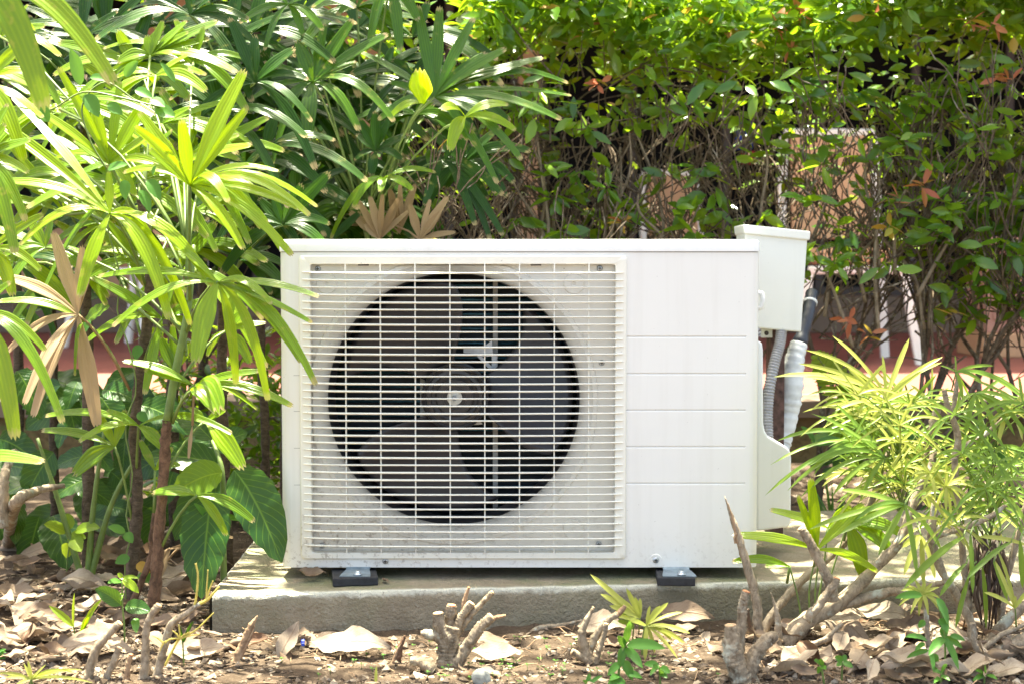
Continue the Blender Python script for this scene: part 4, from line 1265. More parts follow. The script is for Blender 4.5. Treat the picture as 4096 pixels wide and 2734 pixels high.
# ================================================================ HEDGE
def template(wd, seg=3, curl=.15, fold=.25):
    v, f = [], []
    rows = [(0, .02), (.28, .8), (.6, .95), (.85, .5), (1, .02)]
    for t, w_ in rows:
        for u in (-1, 0, 1):
            v.append((t, u*w_*wd/2, -curl*t*t + abs(u)*fold*w_*wd/2))
    for i in range(len(rows)-1):
        for j in range(2):
            a = i*3+j
            f.append((a, a+1, a+4, a+3))
    return np.array(v), f
LT = [template(.37, curl=.12), template(.44, curl=.24), template(.33, curl=.05, fold=.32), template(.40, curl=-.08)]
def tmesh(name, k, mat):
    v, f = LT[k]
    q = MB(); q.v = [tuple(x) for x in v]; q.f = list(f); q.mi = [0]*len(f)
    q.uv = []
    for fc in f: q.uv.append([((v[i][1]/.42+.5), v[i][0]) for i in fc])
    return q.mesh(name, mat)
hl = {m: [tmesh("hedge_leaf", k, M[m]) for k in range(4)] for m in ('hedge', 'hedgeyellow', 'hedgepink')}
def leaf_face(dirv=None, rg=R, out=.42, sp=.68):
    n_ = Vector((rg.gauss(0, sp), -out+rg.gauss(0, sp), .72+rg.gauss(0, sp*.6))).normalized()
    d_ = Vector(dirv) if dirv is not None else Vector((rg.uniform(-1,1), rg.uniform(-1,.4), rg.uniform(-.9,.5)))
    x_ = (d_ - n_*d_.dot(n_))
    if x_.length < 1e-3: x_ = n_.orthogonal()
    x_.normalize(); y_ = n_.cross(x_)
    return Matrix((x_, y_, n_)).transposed().to_euler()
def leaf_rot(az, tilt, roll):
    return Euler((roll, tilt, az), 'XYZ')
def joined_leaves(name, specs, mat):
    """specs: (pos, euler, size, template) -> one mesh"""
    V, F = [], []
    off = 0
    for p_, e, s, k in specs:
        v, f = LT[k]
        Rm = np.array(e.to_matrix())
        V.append((v*s) @ Rm.T + np.array(p_))
        F += [tuple(i+off for i in fc) for fc in f]
        off += len(v)
    me = bpy.data.meshes.new(name)
    me.from_pydata(np.concatenate(V).tolist(), [], F)
    me.materials.append(mat)
    me.polygons.foreach_set("use_smooth", [True]*len(F))
    return me

def branchy(root, height, spread, rng, levels=4, r0=.009):
    segs, ends = [], []
    def grow(p, d, r, L, lv):
        pts = [p]; rr_ = [r]
        n = 4
        for k in range(n):
            d = (d + Vector((rng.uniform(-.3,.3), rng.uniform(-.25,.25), rng.uniform(-.12,.22)))).normalized()
            p = p + d*(L/n)
            pts.append(p); rr_.append(r*(1-.42*(k+1)/n))
            if lv < levels and k >= 1 and rng.random() < .44:
                dd = (d + Vector((rng.uniform(-1,1), rng.uniform(-.8,.8), rng.uniform(-.2,.6)))).normalized()
                grow(p, dd, rr_[-1]*.62, L*rng.uniform(.5, .75), lv+1)
        segs.append((pts, rr_, lv))
        if lv < levels:
            for _ in range(2):
                dd = (d + Vector((rng.uniform(-.7,.7), rng.uniform(-.6,.6), rng.uniform(.0,.5)))).normalized()
                grow(p, dd, rr_[-1]*.75, L*rng.uniform(.55, .8), lv+1)
        else: ends.append((p, d))
    grow(Vector(root), Vector((rng.uniform(-.15,.15), rng.uniform(-.1,.1), 1)).normalized(), r0, height, 0)
    return segs, ends
def top_z(x):
    return 1.245 + .030*math.sin(x*6.1+1) + .02*math.sin(x*14.3) + .055*max(0, min(1, (x-.55)/.3)) - .02*max(0, (-x)/.4)

HY = 1.0
M['hbark'] = bark_mat('pale_hedge_bark', (0.16, 0.115, 0.075), (0.38, 0.30, 0.21), 90)
shr = []
for i in range(9):
    hx = .02 + .178*i + R.uniform(-.02, .02)
    hy = HY + R.uniform(-.07, .10)
    names = ["hedge bush at the left end, half behind the palm clump", "second hedge bush from the palms, above the grille's right side",
             "third hedge bush from the palms, bare twigs above the lid", "fourth hedge bush from the palms, reddish shoots on top", "hedge bush rising directly behind the switch box",
             "hedge bush just right of the switch box, before the tan chair", "hedge bush between the tan chair and the pink pillar", "hedge bush with two upright trunks before the pink pillar",
             "last hedge bush at the right picture edge"]
    t = thing("hedge_shrub", Vector((hx, hy, 0)), names[i], "hedge", "clipped hedge bushes behind the unit")
    shr.append(t)
    ends = []
    q = MB(); first = True
    nstem = 2 + (i % 2)
    for s in range(nstem):
        root = Vector((hx+R.uniform(-.05,.05), hy+R.uniform(-.06,.06), -.02))
        segs, en = branchy(root, .40, .3, R, 4, R.uniform(.008, .0125))
        ends += en
        tq = MB()
        for pts, rr_, lv in segs:
            pts = [Vector((p_.x, p_.y, min(p_.z, top_z(p_.x)))) for p_ in pts]
            if lv == 0:
                tq.tube([p_-root for p_ in pts], rr_, 8, wob=.08, rng=R)
                put("trunk", tq.mesh("trunk", M['twig']), t, root)
            else:
                q.tube([p_-t.location for p_ in pts], [max(.0014, r*1.1) for r in rr_], 5 if lv > 1 else 6, cap=False)
    # loose dead twigs filling the inside
    for _ in range(70 if i < 3 else 26):
        c = Vector((hx+R.uniform(-.12,.12), hy+R.uniform(-.12,.15), R.uniform(.35, 1.05)))
        d = Vector((R.uniform(-1,1), R.uniform(-.6,.6), R.uniform(-.3,1))).normalized()*R.uniform(.06,.2)
        q.tube([c-t.location, c+d*.5+Vector((R.uniform(-.02,.02),0,R.uniform(-.02,.02)))-t.location, c+d-t.location], [.0030,.0022,.0012], 4, cap=False)
    put("branches", q.mesh("branches", M['twig']), t, t.location)["kind"] = "stuff"
    for _ in range(5):             # paler bare branches near the front
        x0 = hx+R.uniform(-.1,.1); y0 = hy-R.uniform(.08,.2)
        a_ = Vector((x0, y0+.06, R.uniform(.40,.60))); b_ = a_+Vector((R.uniform(-.16,.16), R.uniform(-.05,.03), R.uniform(.22,.42)))
        stem_obj("branch", [a_, a_.lerp(b_,.35)+Vector((R.uniform(-.03,.03),0,.02)), a_.lerp(b_,.7)+Vector((R.uniform(-.03,.03),0,0)), b_], [.0048,.004,.003,.0018], M['hbark'], t, 7, .05, 14)
    # foliage
    specs = []
    def add(p_, dense=1, sz=None, out=None):
        az = R.uniform(0, 2*math.pi) if out is None else out
        specs.append((p_, leaf_face((math.cos(az), math.sin(az), R.uniform(-.8, .35))), sz or R.uniform(.036, .061), R.randrange(4)))
    for _ in range(1150):           # leaf whorls through the crown
        x = hx + R.uniform(-.115, .115); y = hy + R.uniform(-.23, .26)
        tz = top_z(x)
        z = tz - abs(R.gauss(0, .085))
        if y < hy-.12: z = tz - R.uniform(0, .19)*R.uniform(.4, 1)
        if noise.noise(Vector((x*13, y*9, z*13))) < -.33: continue
        add(Vector((x, y, z+.02*noise.noise(Vector((x*20,y*20,0))))))
    for p_, d in ends:
        if p_.z < .5: continue
        if R.random() < .5:
            for _ in range(R.randint(2, 5)):
                pp = p_ + Vector((R.uniform(-.02,.02), R.uniform(-.02,.02), R.uniform(-.02,.02)))
                pp.z = min(pp.z, top_z(pp.x)+.02); add(pp)
    specs = [s_ for s_ in specs if not (.50 < s_[0].z < (.94 if i < 5 else .86) and R.random() < (.90 if i < 6 else .6))]
    nlow = 84 if i < 5 else (230 if i >= 6 else 70)
    cl = []
    for _ in range(nlow//6):
        cl.append(Vector((hx+R.uniform(-.11,.11), hy-R.uniform(.02,.24), R.uniform(.60, 1.0) if i < 5 else R.choice((R.uniform(.47,.74), R.uniform(.46,.80), R.uniform(.46,.95))))))
    for c in cl:
        nn = R.randint(5, 8)
        for k in range(nn):
            add(c + Vector((R.uniform(-.02,.02), R.uniform(-.02,.02), R.uniform(-.02,.02))), sz=R.uniform(.040, .062), out=2*math.pi*k/nn+R.uniform(-.4,.4))
        q2 = c + Vector((R.uniform(-.05,.05), .08, -.07))
    specs.sort(key=lambda s: s[0].y - .5*s[0].z)
    nsolo = 190
    for p_, e, s, k in specs[:nsolo]:
        rr_ = R.random()
        m = 'hedge'
        if rr_ < .035: m = 'hedgeyellow'
        elif rr_ < (.05 if i in (3, 4, 6, 8) else .035) and p_.z > 1.0: m = 'hedgepink'
        o = put("leaf", hl[m][k], t, p_)
        o.rotation_euler = e; o.scale = (s, s, s)
    rest = [(s[0]-t.location, s[1], s[2], s[3]) for s in specs[nsolo:]]
    fo = put("foliage", joined_leaves("foliage", rest, M['hedge']), t, t.location); fo["kind"] = "stuff"
    def tuft(px, py, Y, mats, n=6, sz=.045):
        c = P(px, py, Y)
        q3 = MB(); q3.tube([c + Vector((R.uniform(-.01,.01), .12, -.09)), c + Vector((0, .05, -.03)), c], [.0016, .0013, .001], 5, cap=False)
        put("shoot", MBshift(q3, t.location).mesh("shoot", M['twig']), t, t.location)
        for k in range(n):
            o = put("leaf", hl[R.choice(mats)][R.randrange(4)], t, c + Vector((R.uniform(-.008,.008), R.uniform(-.008,.008), -.012*k/n)))
            az = 2*math.pi*k/n + R.uniform(-.5,.5); o.rotation_euler = leaf_face((math.cos(az), .3*math.sin(az), math.sin(az)))
            s = sz*R.uniform(.55, 1.0); o.scale = (s, s, s)
    def MBshift(q, l):
        q.v = [(v[0]-l.x, v[1]-l.y, v[2]-l.z) for v in q.v]; return q
    TF = {2: [(2400,325,.80,('hedgepink','hedgepink','hedgeyellow'),7,.045),(2420,80,.9,('hedgepink',),5,.05),(2330,130,.9,('hedgepink',),3,.04)],
          3: [(2480,880,.78,('hedgepink','hedgeyellow'),5,.04),(2430,740,.78,('hedge',),6,.055),(2760,450,.76,('hedge',),5,.06)],
          4: [(3120,100,.85,('hedgepink',),7,.055),(3210,60,.85,('hedgepink',),6,.05),(3160,190,.85,('hedgepink',),4,.045),(2950,1240,.7,('hedge',),2,.05)],
          5: [(3390,1270,.74,('hedgepink',),6,.05),(3475,1330,.74,('hedgepink','hedgeyellow'),5,.042),(3340,1050,.72,('hedge',),8,.06)],
          6: [(3580,790,.74,('hedgepink','hedgeyellow','hedge'),9,.05),(3690,735,.74,('hedgepink','hedgeyellow'),6,.05),(3560,900,.73,('hedgeyellow','hedge'),5,.055),(3800,840,.74,('hedge',),6,.055)],
          7: [(3880,80,.8,('hedgepink','hedgeyellow'),6,.05),(3700,370,.78,('hedgepink','hedge'),6,.045),(3810,1250,.78,('hedgeyellow',),4,.05),(3870,570,.78,('hedge',),5,.06)],
          8: [(4030,320,.78,('hedgepink','hedge'),6,.05),(3970,90,.8,('hedgepink',),5,.045),(4060,1000,.76,('hedge',),8,.06),(3980,300,.78,('hedgepink','hedge'),5,.045)],
          1: [(2120,1000,.8,('hedge',),7,.06),(2210,780,.8,('hedge',),6,.055)], 0: [(1960,980,.8,('hedge',),5,.05)]}
    for a in TF.get(i, ()): tuft(*a)
# dark leafy bush row low behind the palms on the left
for i, (hx, lb) in enumerate(((-.16,"shaded bush with small dark leaves behind the unit's left side"),(-.42,"shaded bush with orange dead leaves left of the unit"),(-.72,"shaded small-leaved bush behind the palm stems at left"))):
    t = thing("hedge_shrub", Vector((hx, 1.02, 0)), lb, "hedge", "clipped hedge bushes behind the unit")
    q = MB()
    for s in range(2):
        root = Vector((hx+R.uniform(-.06,.06), 1.02, -.02))
        segs, en = branchy(root, .34, .3, R, 3, .009)
        for pts, rr_, lv in segs: q.tube([p_-t.location for p_ in pts], [max(.0009, r) for r in rr_], 6, cap=False)
    put("branches", q.mesh("branches", M['twig']), t, t.location)["kind"] = "stuff"
    specs = []
    for _ in range(1300):
        z = R.choice((R.uniform(.02,.36), R.uniform(.02,.45), R.uniform(.75, 1.25)))
        specs.append((Vector((R.uniform(-.17,.17), R.uniform(-.2,.2), z)), leaf_rot(R.uniform(0,6.28), R.uniform(-.2,.8), R.uniform(-.6,.6)), R.uniform(.035,.055), R.randrange(4)))
    specs.sort(key=lambda s: s[0].y)
    for p_, e, s, k in specs[:80]:
        o = put("leaf", hl['hedgepink' if R.random() < .05 else 'hedge'][k], t, p_+t.location); o.rotation_euler = e; o.scale = (s, s, s)
    put("foliage", joined_leaves("foliage", specs[80:], M['hedge']), t, t.location)["kind"] = "stuff"
# ================================================================ RIGHT-HAND ARALIA, PRUNED BRANCHES
def branch(parent, pts, Y, rads_px, mat='bark', name="branch", cut=None, n=10, dY=0.0, sub=26):
    """pts in photo pixels; Y one depth or a list; rads_px = diameters in pixels"""
    k = len(pts)
    ys = [Y + dY*i/(k-1) for i in range(k)] if not hasattr(Y, '__len__') else Y
    W_ = [P(a[0], a[1], y) for a, y in zip(pts, ys)]
    r = [d*mpp(ys[0])/2*(.85 if parent.name.startswith('cut_stem') else .95) for d in rads_px]
    o = stem_obj(name, W_, r, M[mat], parent, n, .10, sub)
    if cut:
        q = MB(); d = (W_[-1]-W_[-2]).normalized()
        q.tube([Vector(), d*.0015], [r[-1]*1.02, r[-1]*.9], 10)
        put("cut_end", q.mesh("cut_end", M[cut]), o, W_[-1]+d*.0003)
    return o
def aralia_leaf(parent, hub, Y, tips, mat='aralia', frm=None, w=24, kind='strap'):
    T = [(t[0], t[1], (t[2] if len(t) > 2 else w*R.uniform(.85,1.15)), (t[3] if len(t) > 3 else None)) for t in tips]
    return fan_leaf(parent, hub, Y, T, M[mat], frm, kind=kind, pr=.0011, lname='finger', seg=8)
def rand_aralia(parent, hub, Y, Rpx, n, a0, a1, mat, w, frm, droop=.2):
    aralia_leaf(parent, hub, Y, rand_fan(hub, Rpx, n, a0, a1, w, droop), mat, frm, w)

gR = G(3120, 2560); gR = Vector((gR.x, -.17, 0))
YRr = -.17
ar = thing("aralia_shrub", gR, "pruned shrub with forked grey branches and narrow pale leaves at the slab's right", "shrub")
branch(ar, [(3130,2580),(3230,2480),(3340,2420),(3490,2283),(3600,2155),(3660,1990),(3720,1880),(3735,1800)], YRr, [78,72,64,46,42,38,34,28], dY=.05, sub=40)
branch(ar, [(3335,2400),(3318,2330),(3270,2225),(3230,2150),(3205,2112)], YRr-.01, [52,46,40,38,34], cut='cut')
branch(ar, [(3225,2480),(3290,2400),(3340,2330),(3347,2312)], YRr-.03, [40,36,32,30], cut='cutred')
branch(ar, [(3050,2560),(3072,2480),(3146,2385),(3240,2290),(3312,2232),(3390,2150),(3490,1990),(3525,1870),(3560,1780)], YRr+.06, [40,38,36,34,32,32,32,30,22], dY=.05, sub=40)
branch(ar, [(3355,2425),(3465,2385),(3560,2365),(3640,2358),(3800,2320)], YRr+.02, [44,40,36,32,24])
branch(ar, [(3707,1830),(3725,1720),(3750,1627)], -.10, [36,34,30], cut='cut')
branch(ar, [(3560,1790),(3552,1690),(3550,1573)], -.05, [20,18,12], 'greenstem')
branch(ar, [(3345,2540),(3200,2590),(3080,2600)], YRr-.05, [24,28,32])
branch(ar, [(3370,2490),(3290,2560),(3190,2592)], YRr-.05, [18,22,26])
tops = [((3550,1573),-.05)]
aralia_leaf(ar, (3545,1585), -.07, [(3329,1342,22,.10),(3221,1399,24,.14),(3195,1453,26,.10),(3094,1506,32,.14),(3637,1352,28,.02),(3771,1426,26,.08),(3768,1448,22,.10),(3530,1420,20),(3470,1470,20)], 'araliapale')
aralia_leaf(ar, (3530,1610), -.08, [(3342,1640,30,.15),(3215,1505,24,.12),(3390,1470,22,.05),(3440,1540,20),(3480,1720,22,.2),(3690,1480,20),(3640,1560,24)], 'araliapale')
aralia_leaf(ar, (3520,1790), -.12, [(3108,1761,26,.22),(3081,1858,20,.20),(3060,1980,22,.20),(3150,1960,24,.2),(3235,1861,36,.18),(3120,1935,18,.2)], 'aralia')
aralia_leaf(ar, (3540,1830), -.14, [(3290,1660,22,.06),(3245,1652,18,.1),(3340,1610,22,.05),(3260,1850,26,.2),(3200,1990,24,.22),(3330,1980,26,.2),(3440,2000,26,.15)], 'aralia')
for k in range(38):
    hub = (R.uniform(3400, 3760), R.uniform(1560, 1960))
    rand_aralia(ar, hub, R.uniform(-.16, .03), R.uniform(150, 270), R.randint(6, 9), -50, 220, R.choice(('aralia', 'araliapale', 'aralia')), 15, P(3600, min(2050, hub[1]+160), -.08))
aralia_leaf(ar, (3620,2017), -.24, [(3359,1956,32,.06),(3237,2115,30,.08),(3359,2134,36,.06),(3514,2219,34,.04),(3668,2304,30,.1),(3769,2203,32,.12),(3420,2080,24)], 'aralia', P(3680,1960,-.16))
aralia_leaf(ar, (3684,2139), -.22, [(3609,2187,30,.1),(3615,2299,28,.1),(3694,2341,28,.02),(3742,2320,26,.12)], 'araliapale', P(3650,2060,-.16))
for k in range(16):
    a = 2*math.pi*k/16
for c, r_, n_ in (((3784,1944),150,16),((3720,1890),120,10)):
    aralia_leaf(ar, c, -.24, [(c[0]+r_*R.uniform(.6,1.1)*math.cos(2*math.pi*k/n_), c[1]+r_*R.uniform(.5,.9)*math.sin(2*math.pi*k/n_)+10, 20) for k in range(n_)], 'araliapale', P(3746,2010,-.2), kind='lance')
# second aralia, right edge
gS = G(3930, 2640); gS = Vector((gS.x, -.24, 0))
as_ = thing("aralia_shrub", gS, "second narrow-leaved shrub at the right edge with a thick gnarled base", "shrub")
branch(as_, [(3700,2640),(3790,2700),(3880,2690),(3990,2620),(4096,2560),(4180,2520)], -.27, [44,56,66,70,70,60])
branch(as_, [(3905,2690),(3890,2560),(3880,2480),(3816,2359),(3759,2264),(3727,2142),(3746,2002)], -.22, [50,44,40,36,36,34,36], sub=36)
branch(as_, [(3727,2160),(3746,2142),(3850,2110),(3957,2066),(4020,2020)], -.22, [26,26,25,22,16])
branch(as_, [(3920,2630),(3960,2560),(4040,2470),(4120,2400)], -.20, [40,44,46,44])
branch(as_, [(3890,2490),(3900,2580),(3950,2625),(4030,2610)], -.30, [22,26,28,28], cut='cut')
branch(as_, [(3930,2600),(4000,2540),(4065,2510),(4130,2480)], -.27, [22,24,20,18], 'bark')
branch(as_, [(3817,1841),(3831,1741),(3790,1620),(3777,1560)], -.16, [30,28,24,20], cut='cut')
branch(as_, [(3825,1800),(3900,1760),(3960,1720),(4038,1654)], -.16, [24,24,22,16])
branch(as_, [(3810,1650),(3824,1560),(3830,1486)], -.15, [22,18,12])
branch(as_, [(3880,2480),(3850,2200),(3830,2000),(3817,1830)], -.18, [30,28,28,30])
branch(as_, [(3990,2600),(4020,2350),(4070,2150),(4120,1950)], -.15, [34,30,26,20])
aralia_leaf(as_, (3824,1486), -.16, [(3975,1462,18,.1),(3930,1530,20,.2),(3820,1420,14),(3760,1460,16),(3850,1600,20,.2),(4120,1600,22,.2),(4160,1660,22,.22)], 'aralia')
aralia_leaf(as_, (3900,1570), -.20, [(4060,1740,26,.2),(3990,1760,24,.2),(3930,1780,24,.15),(3860,1740,28,.1),(4100,1640,24,.2),(4140,1800,24,.25),(3800,1680,22)], 'aralia', P(3840,1680,-.16))
aralia_leaf(as_, (4038,1640), -.20, [(3960,1700,26),(4120,1560,28),(4090,1760,30,.2),(3990,1780,26,.2),(4000,1560,24),(4130,1700,26)], 'araliapale', P(4000,1700,-.16))
for k in range(34):
    hub = (R.uniform(3760, 4140), R.uniform(1560, 2120))
    rand_aralia(as_, hub, R.uniform(-.26, -.02), R.uniform(160, 270), R.randint(6, 8), -70, 230, 'aralia' if R.random() < .75 else 'araliapale', 16, P(3960, min(2200, hub[1]+150), -.15), .3)
for b, t, w in (((3881,2139),(3891,2373),26),((4045,2166),(3865,2315),30),((3875,2304),(3822,2511),28),((3928,2262),(3944,2511),30),((3865,2251),(3758,2384),28),((3854,2144),(3615,2352),38),((4110,2180),(3912,2144),24),((3975,2245),(4030,2400),26),((4080,2160),(4090,2350),30),((3990,2200),(4060,2420),22),((3835,2100),(3764,2030),24)):
    aralia_leaf(as_, b, -.26, [(t[0], t[1], w, .08)], R.choice(('aralia','aralia','araliapale')), P(b[0]+30, b[1]-60, -.22))
aralia_leaf(as_, (4060,2430), -.3, [(3936,2366,24,.1),(3980,2240,22),(4060,2380,20),(4110,2360,22)], 'araliapale', P(4065,2505,-.29))
q = MB()
for k in range(60):
    a = P(R.uniform(3880, 4040), R.uniform(2120, 2300), R.uniform(-.2,-.12)); b = a + Vector((R.uniform(-.03,.03), R.uniform(-.02,.02), -R.uniform(.03,.11)))
    q.tube([a-gS, a.lerp(b,.5)-gS+Vector((R.uniform(-.01,.01),0,0)), b-gS], [.002,.0025,.001], 4)
o = put("withered_leaves", q.mesh("withered_leaves", M['deaddark']), as_, gS); o["kind"] = "stuff"
# thin stem with a pale tuft, and weeds round it
gT = G(3715, 2640)
tt = thing("aralia_seedling", gT, "slim young stem topped by a pale yellow tuft before the slab at right", "plant")
branch(tt, [(3722,2645),(3712,2560),(3706,2470),(3692,2390)], gT.y, [26,22,20,14])
aralia_leaf(tt, (3690,2372), gT.y-.005, [(3690+100*R.uniform(.7,1.1)*math.cos(a), 2372+92*R.uniform(.6,1.05)*math.sin(a)+20, 22) for a in [k*.44 for k in range(14)]], 'araliapale', kind='lance')
def small_plant(name, label, stem, Y, leaves, mat, cat="plant", r=.0016, kind='broad', group=None, smat='greenstem', arch=.12, root_ground=True):
    base = P(stem[0][0], stem[0][1], Y)
    t = thing(name, Vector((base.x, base.y, base.z)), label, cat, group)
    W_ = [P(a, b, Y) for a, b in stem]
    if root_ground: W_[0] = W_[0] - Vector((0, 0, .008))
    stem_obj("stem", W_, [r, r*.7], M[smat], t, 6, 0, 12)
    for lf in leaves:
        b, tip, w = lf[0], lf[1], lf[2]
        m = lf[3] if len(lf) > 3 else mat
        a = P(b[0], b[1], Y); e = P(tip[0], tip[1], Y + R.uniform(-.03, .01))
        put("leaf", leaflet(a, e, w*mpp(Y)*(.8 if name == "weed" else 1), arch, kind, 9, R.uniform(-.3,.3)).mesh("leaf", M[m]), t, a)
    return t
def gy(px, py): return G(px, py).y
y = gy(3760, 2720)
small_plant("weed", "green weed with pointed leaves beside the slim pale-tufted stem", [(3765,2720),(3780,2640),(3778,2549),(3770,2480),(3750,2400)], y,
  [((3778,2549),(3714,2620),48),((3778,2549),(3835,2676),38),((3778,2549),(3850,2590),36),((3778,2549),(3770,2500),40),((3760,2470),(3790,2530),52),((3745,2390),(3795,2500),60),((3710,2560),(3620,2545),30),((3715,2600),(3625,2630),28),((3722,2600),(3735,2690),30),((3700,2570),(3660,2600),26),((3690,2380),(3580,2390),40),((3700,2480),(3675,2510),34),((3800,2540),(3860,2560),30),((3740,2610),(3745,2680),32)], 'weed')
small_plant("weed", "low bright weed at the bottom right corner", [(3935,2734),(3940,2690)], gy(3935,2734), [((3938,2700),(3890,2720),26),((3938,2690),(3942,2660),30),((3940,2700),(3990,2715),26),((3938,2700),(3900,2680),20)], 'weed')
small_plant("weed", "twin-stemmed weed at the bottom between the stump roots and corner", [(3760,2734),(3765,2690)], gy(3760,2734), [((3765,2690),(3730,2680),24),((3765,2690),(3790,2655),26),((3762,2700),(3800,2720),24),((3762,2710),(3735,2730),22)], 'weed')
small_plant("clover_seedling", "tiny green seedling with rounded leaves right of the big cut root", [(3300,2734),(3290,2690),(3284,2660)], gy(3300,2734), [((3284,2660),(3256,2640),24),((3284,2660),(3286,2632),26),((3284,2665),(3304,2676),24),((3284,2665),(3270,2692),20)], 'weed')
small_plant("clover_seedling", "tiny four-leaved seedling among pale dry leaves at right", [(3366,2720),(3368,2680),(3370,2645)], gy(3366,2720), [((3370,2645),(3338,2625),28),((3370,2642),(3385,2618),26),((3370,2648),(3412,2668),30),((3370,2650),(3345,2660),24)], 'weed')

# small lady palm at right, in front of the slab's end
gP = G(3255, 2480); gP = Vector((gP.x, -.135, 0))
sp_ = thing("small_lady_palm", gP, "low bright palm seedling between the forked branches at the unit's right corner", "palm")
for pts in ([(3240,2470),(3238,2350),(3268,2197)], [(3205,2470),(3190,2380),(3159,2265)], [(3260,2470),(3290,2300),(3312,2112)], [(3275,2470),(3330,2280),(3389,2095)], [(3262,2440),(3262,2350),(3280,2200)]):
    stem_obj("stem", [P(a, b, gP.y) for a, b in pts], [.0016, .0011], M['greenstem'], sp_, 6, 0, 12)
fl_ = lambda hub, tips, m, dy=0: fan_leaf(sp_, hub, gP.y+dy, tips, M[m])
fl_((3268,2197), [(3191,1983,48,.02,-.01),(3242,1916,60,.02,0),(2936,2139,52,.08,.02),(3507,2283,48,.14,-.01),(3453,2015,54,.03,.02)], 'palmbright', -.02)
fl_((3312,2110), [(3083,2037,42,.05,.03),(3400,2020,50,.03,.03),(3470,2060,44)], 'palmbright', .03)
fl_((3389,2095), [(3453,2302,88,.12,-.01),(3560,2200,90,.2),(3500,2030,56),(3620,2140,60,.2)], 'palm', .02)
fl_((3159,2265), [(2933,2244,42,.14,0),(3062,2262,34,.1,.01)], 'palm', -.01)

# ---- dead sticks and stumps at right
dst = thing("dead_branch", P(3030,2570,-.16), "tall splintered dead branch standing before the unit's lower right corner", "branch")
branch(dst, [(3034,2575),(3030,2470),(3019,2372),(2974,2212),(2949,2130),(2925,2060),(2899,1983)], -.16, [42,40,38,36,30,20,3], sub=36)
branch(dst, [(2945,2130),(2938,2150),(2940,2172)], -.165, [12,9,6], 'splinter', "splinter")
branch(dst, [(2950,2170),(2935,2090),(2912,2010)], -.163, [14,12,2], 'splinter', "splinter")
rs = thing("tree_stump", G(2970,2734), "big pale gnarled root stump with two cut stems at the bottom right", "stump")
yr = G(2970,2720).y
branch(rs, [(3010,2790),(2985,2734),(2950,2660),(2930,2590),(2922,2500)], yr, [130,112,96,84,52], 'stumpbark', 'trunk', 'cut', 14)
branch(rs, [(2955,2640),(2958,2560),(2968,2460),(2972,2404),(2985,2365)], yr+.02, [50,44,40,40,36], 'stumpbark', 'branch', 'cutred')
branch(rs, [(2985,2720),(3010,2640),(3050,2580),(3085,2545),(3100,2560)], yr, [70,66,60,52,40], 'stumpbark', 'branch', 'cut', 12)
spk = thing("dead_spike", G(3115,2585), "short grey pointed spike of bark beside the stump roots", "stick")
branch(spk, [(3112,2590),(3112,2500),(3105,2440),(3083,2366)], G(3115,2585).y, [34,28,20,2], 'bark')
spk = thing("dead_spike", G(2998,2540), "thin charred curly spike between the stump and the dead branch", "stick")
branch(spk, [(3005,2560),(3000,2500),(2990,2440),(2998,2440)], G(2998,2540).y, [14,16,16,8], 'deaddark')

# ---- stump at centre, second stump, foreground cut stems
s1 = thing("tree_stump", G(1800,2680), "hacked pale stump with several cut limbs before the middle of the slab", "stump")
y1 = G(1800,2660).y
branch(s1, [(1800,2700),(1790,2640),(1795,2570),(1808,2500)], y1, [112,100,92,70], 'stumpbark', 'trunk', None, 16)
branch(s1, [(1800,2560),(1770,2520),(1755,2480),(1752,2452)], y1-.005, [66,56,48,46], 'stumpbark', 'limb', 'cut')
branch(s1, [(1790,2570),(1740,2540),(1700,2532),(1690,2535)], y1-.004, [56,50,38,24], 'stumpbark', 'limb', 'cut')
branch(s1, [(1800,2540),(1800,2470),(1806,2420)], y1+.006, [52,48,40], 'stumpbark', 'limb', 'cutred')
branch(s1, [(1815,2540),(1850,2460),(1885,2412)], y1+.002, [44,38,34], 'stumpbark', 'limb', 'cut')
branch(s1, [(1852,2440),(1858,2400),(1874,2350)], y1+.01, [20,18,12], 'splinter', 'limb', 'cutred')
branch(s1, [(1840,2520),(1890,2450),(1968,2368)], y1+.004, [26,24,20], 'stumpbark', 'limb', 'cut')
branch(s1, [(1815,2680),(1860,2600),(1910,2520),(1965,2465)], y1-.012, [56,50,46,42], 'stumpbark', 'limb', 'cut')
branch(s1, [(1955,2482),(1985,2468),(2018,2460)], y1-.012, [24,18,12], 'splinter', 'limb', 'cut')
s2 = thing("tree_stump", G(2370,2670), "smaller forked stump with three cut stems left of the yellow-green sprout", "stump")
y2 = G(2370,2650).y
branch(s2, [(2400,2690),(2360,2640),(2335,2580),(2328,2530),(2345,2480),(2372,2430)], y2, [54,50,42,34,26,12], 'stumpbark', 'trunk', 'cut', 12, sub=30)
branch(s2, [(2350,2620),(2385,2540),(2430,2480),(2470,2455)], y2+.006, [36,32,30,26], 'bark', 'limb', 'cut')
branch(s2, [(2465,2458),(2490,2435),(2500,2420)], y2+.006, [26,22,14], 'splinter', 'limb')
branch(s2, [(2380,2650),(2400,2590),(2418,2530),(2424,2495)], y2-.004, [28,24,22,22], 'stumpbark', 'limb', 'cut')
branch(s2, [(2350,2640),(2310,2615),(2290,2605)], y2-.004, [32,34,30], 'stumpbark', 'limb', 'cut')
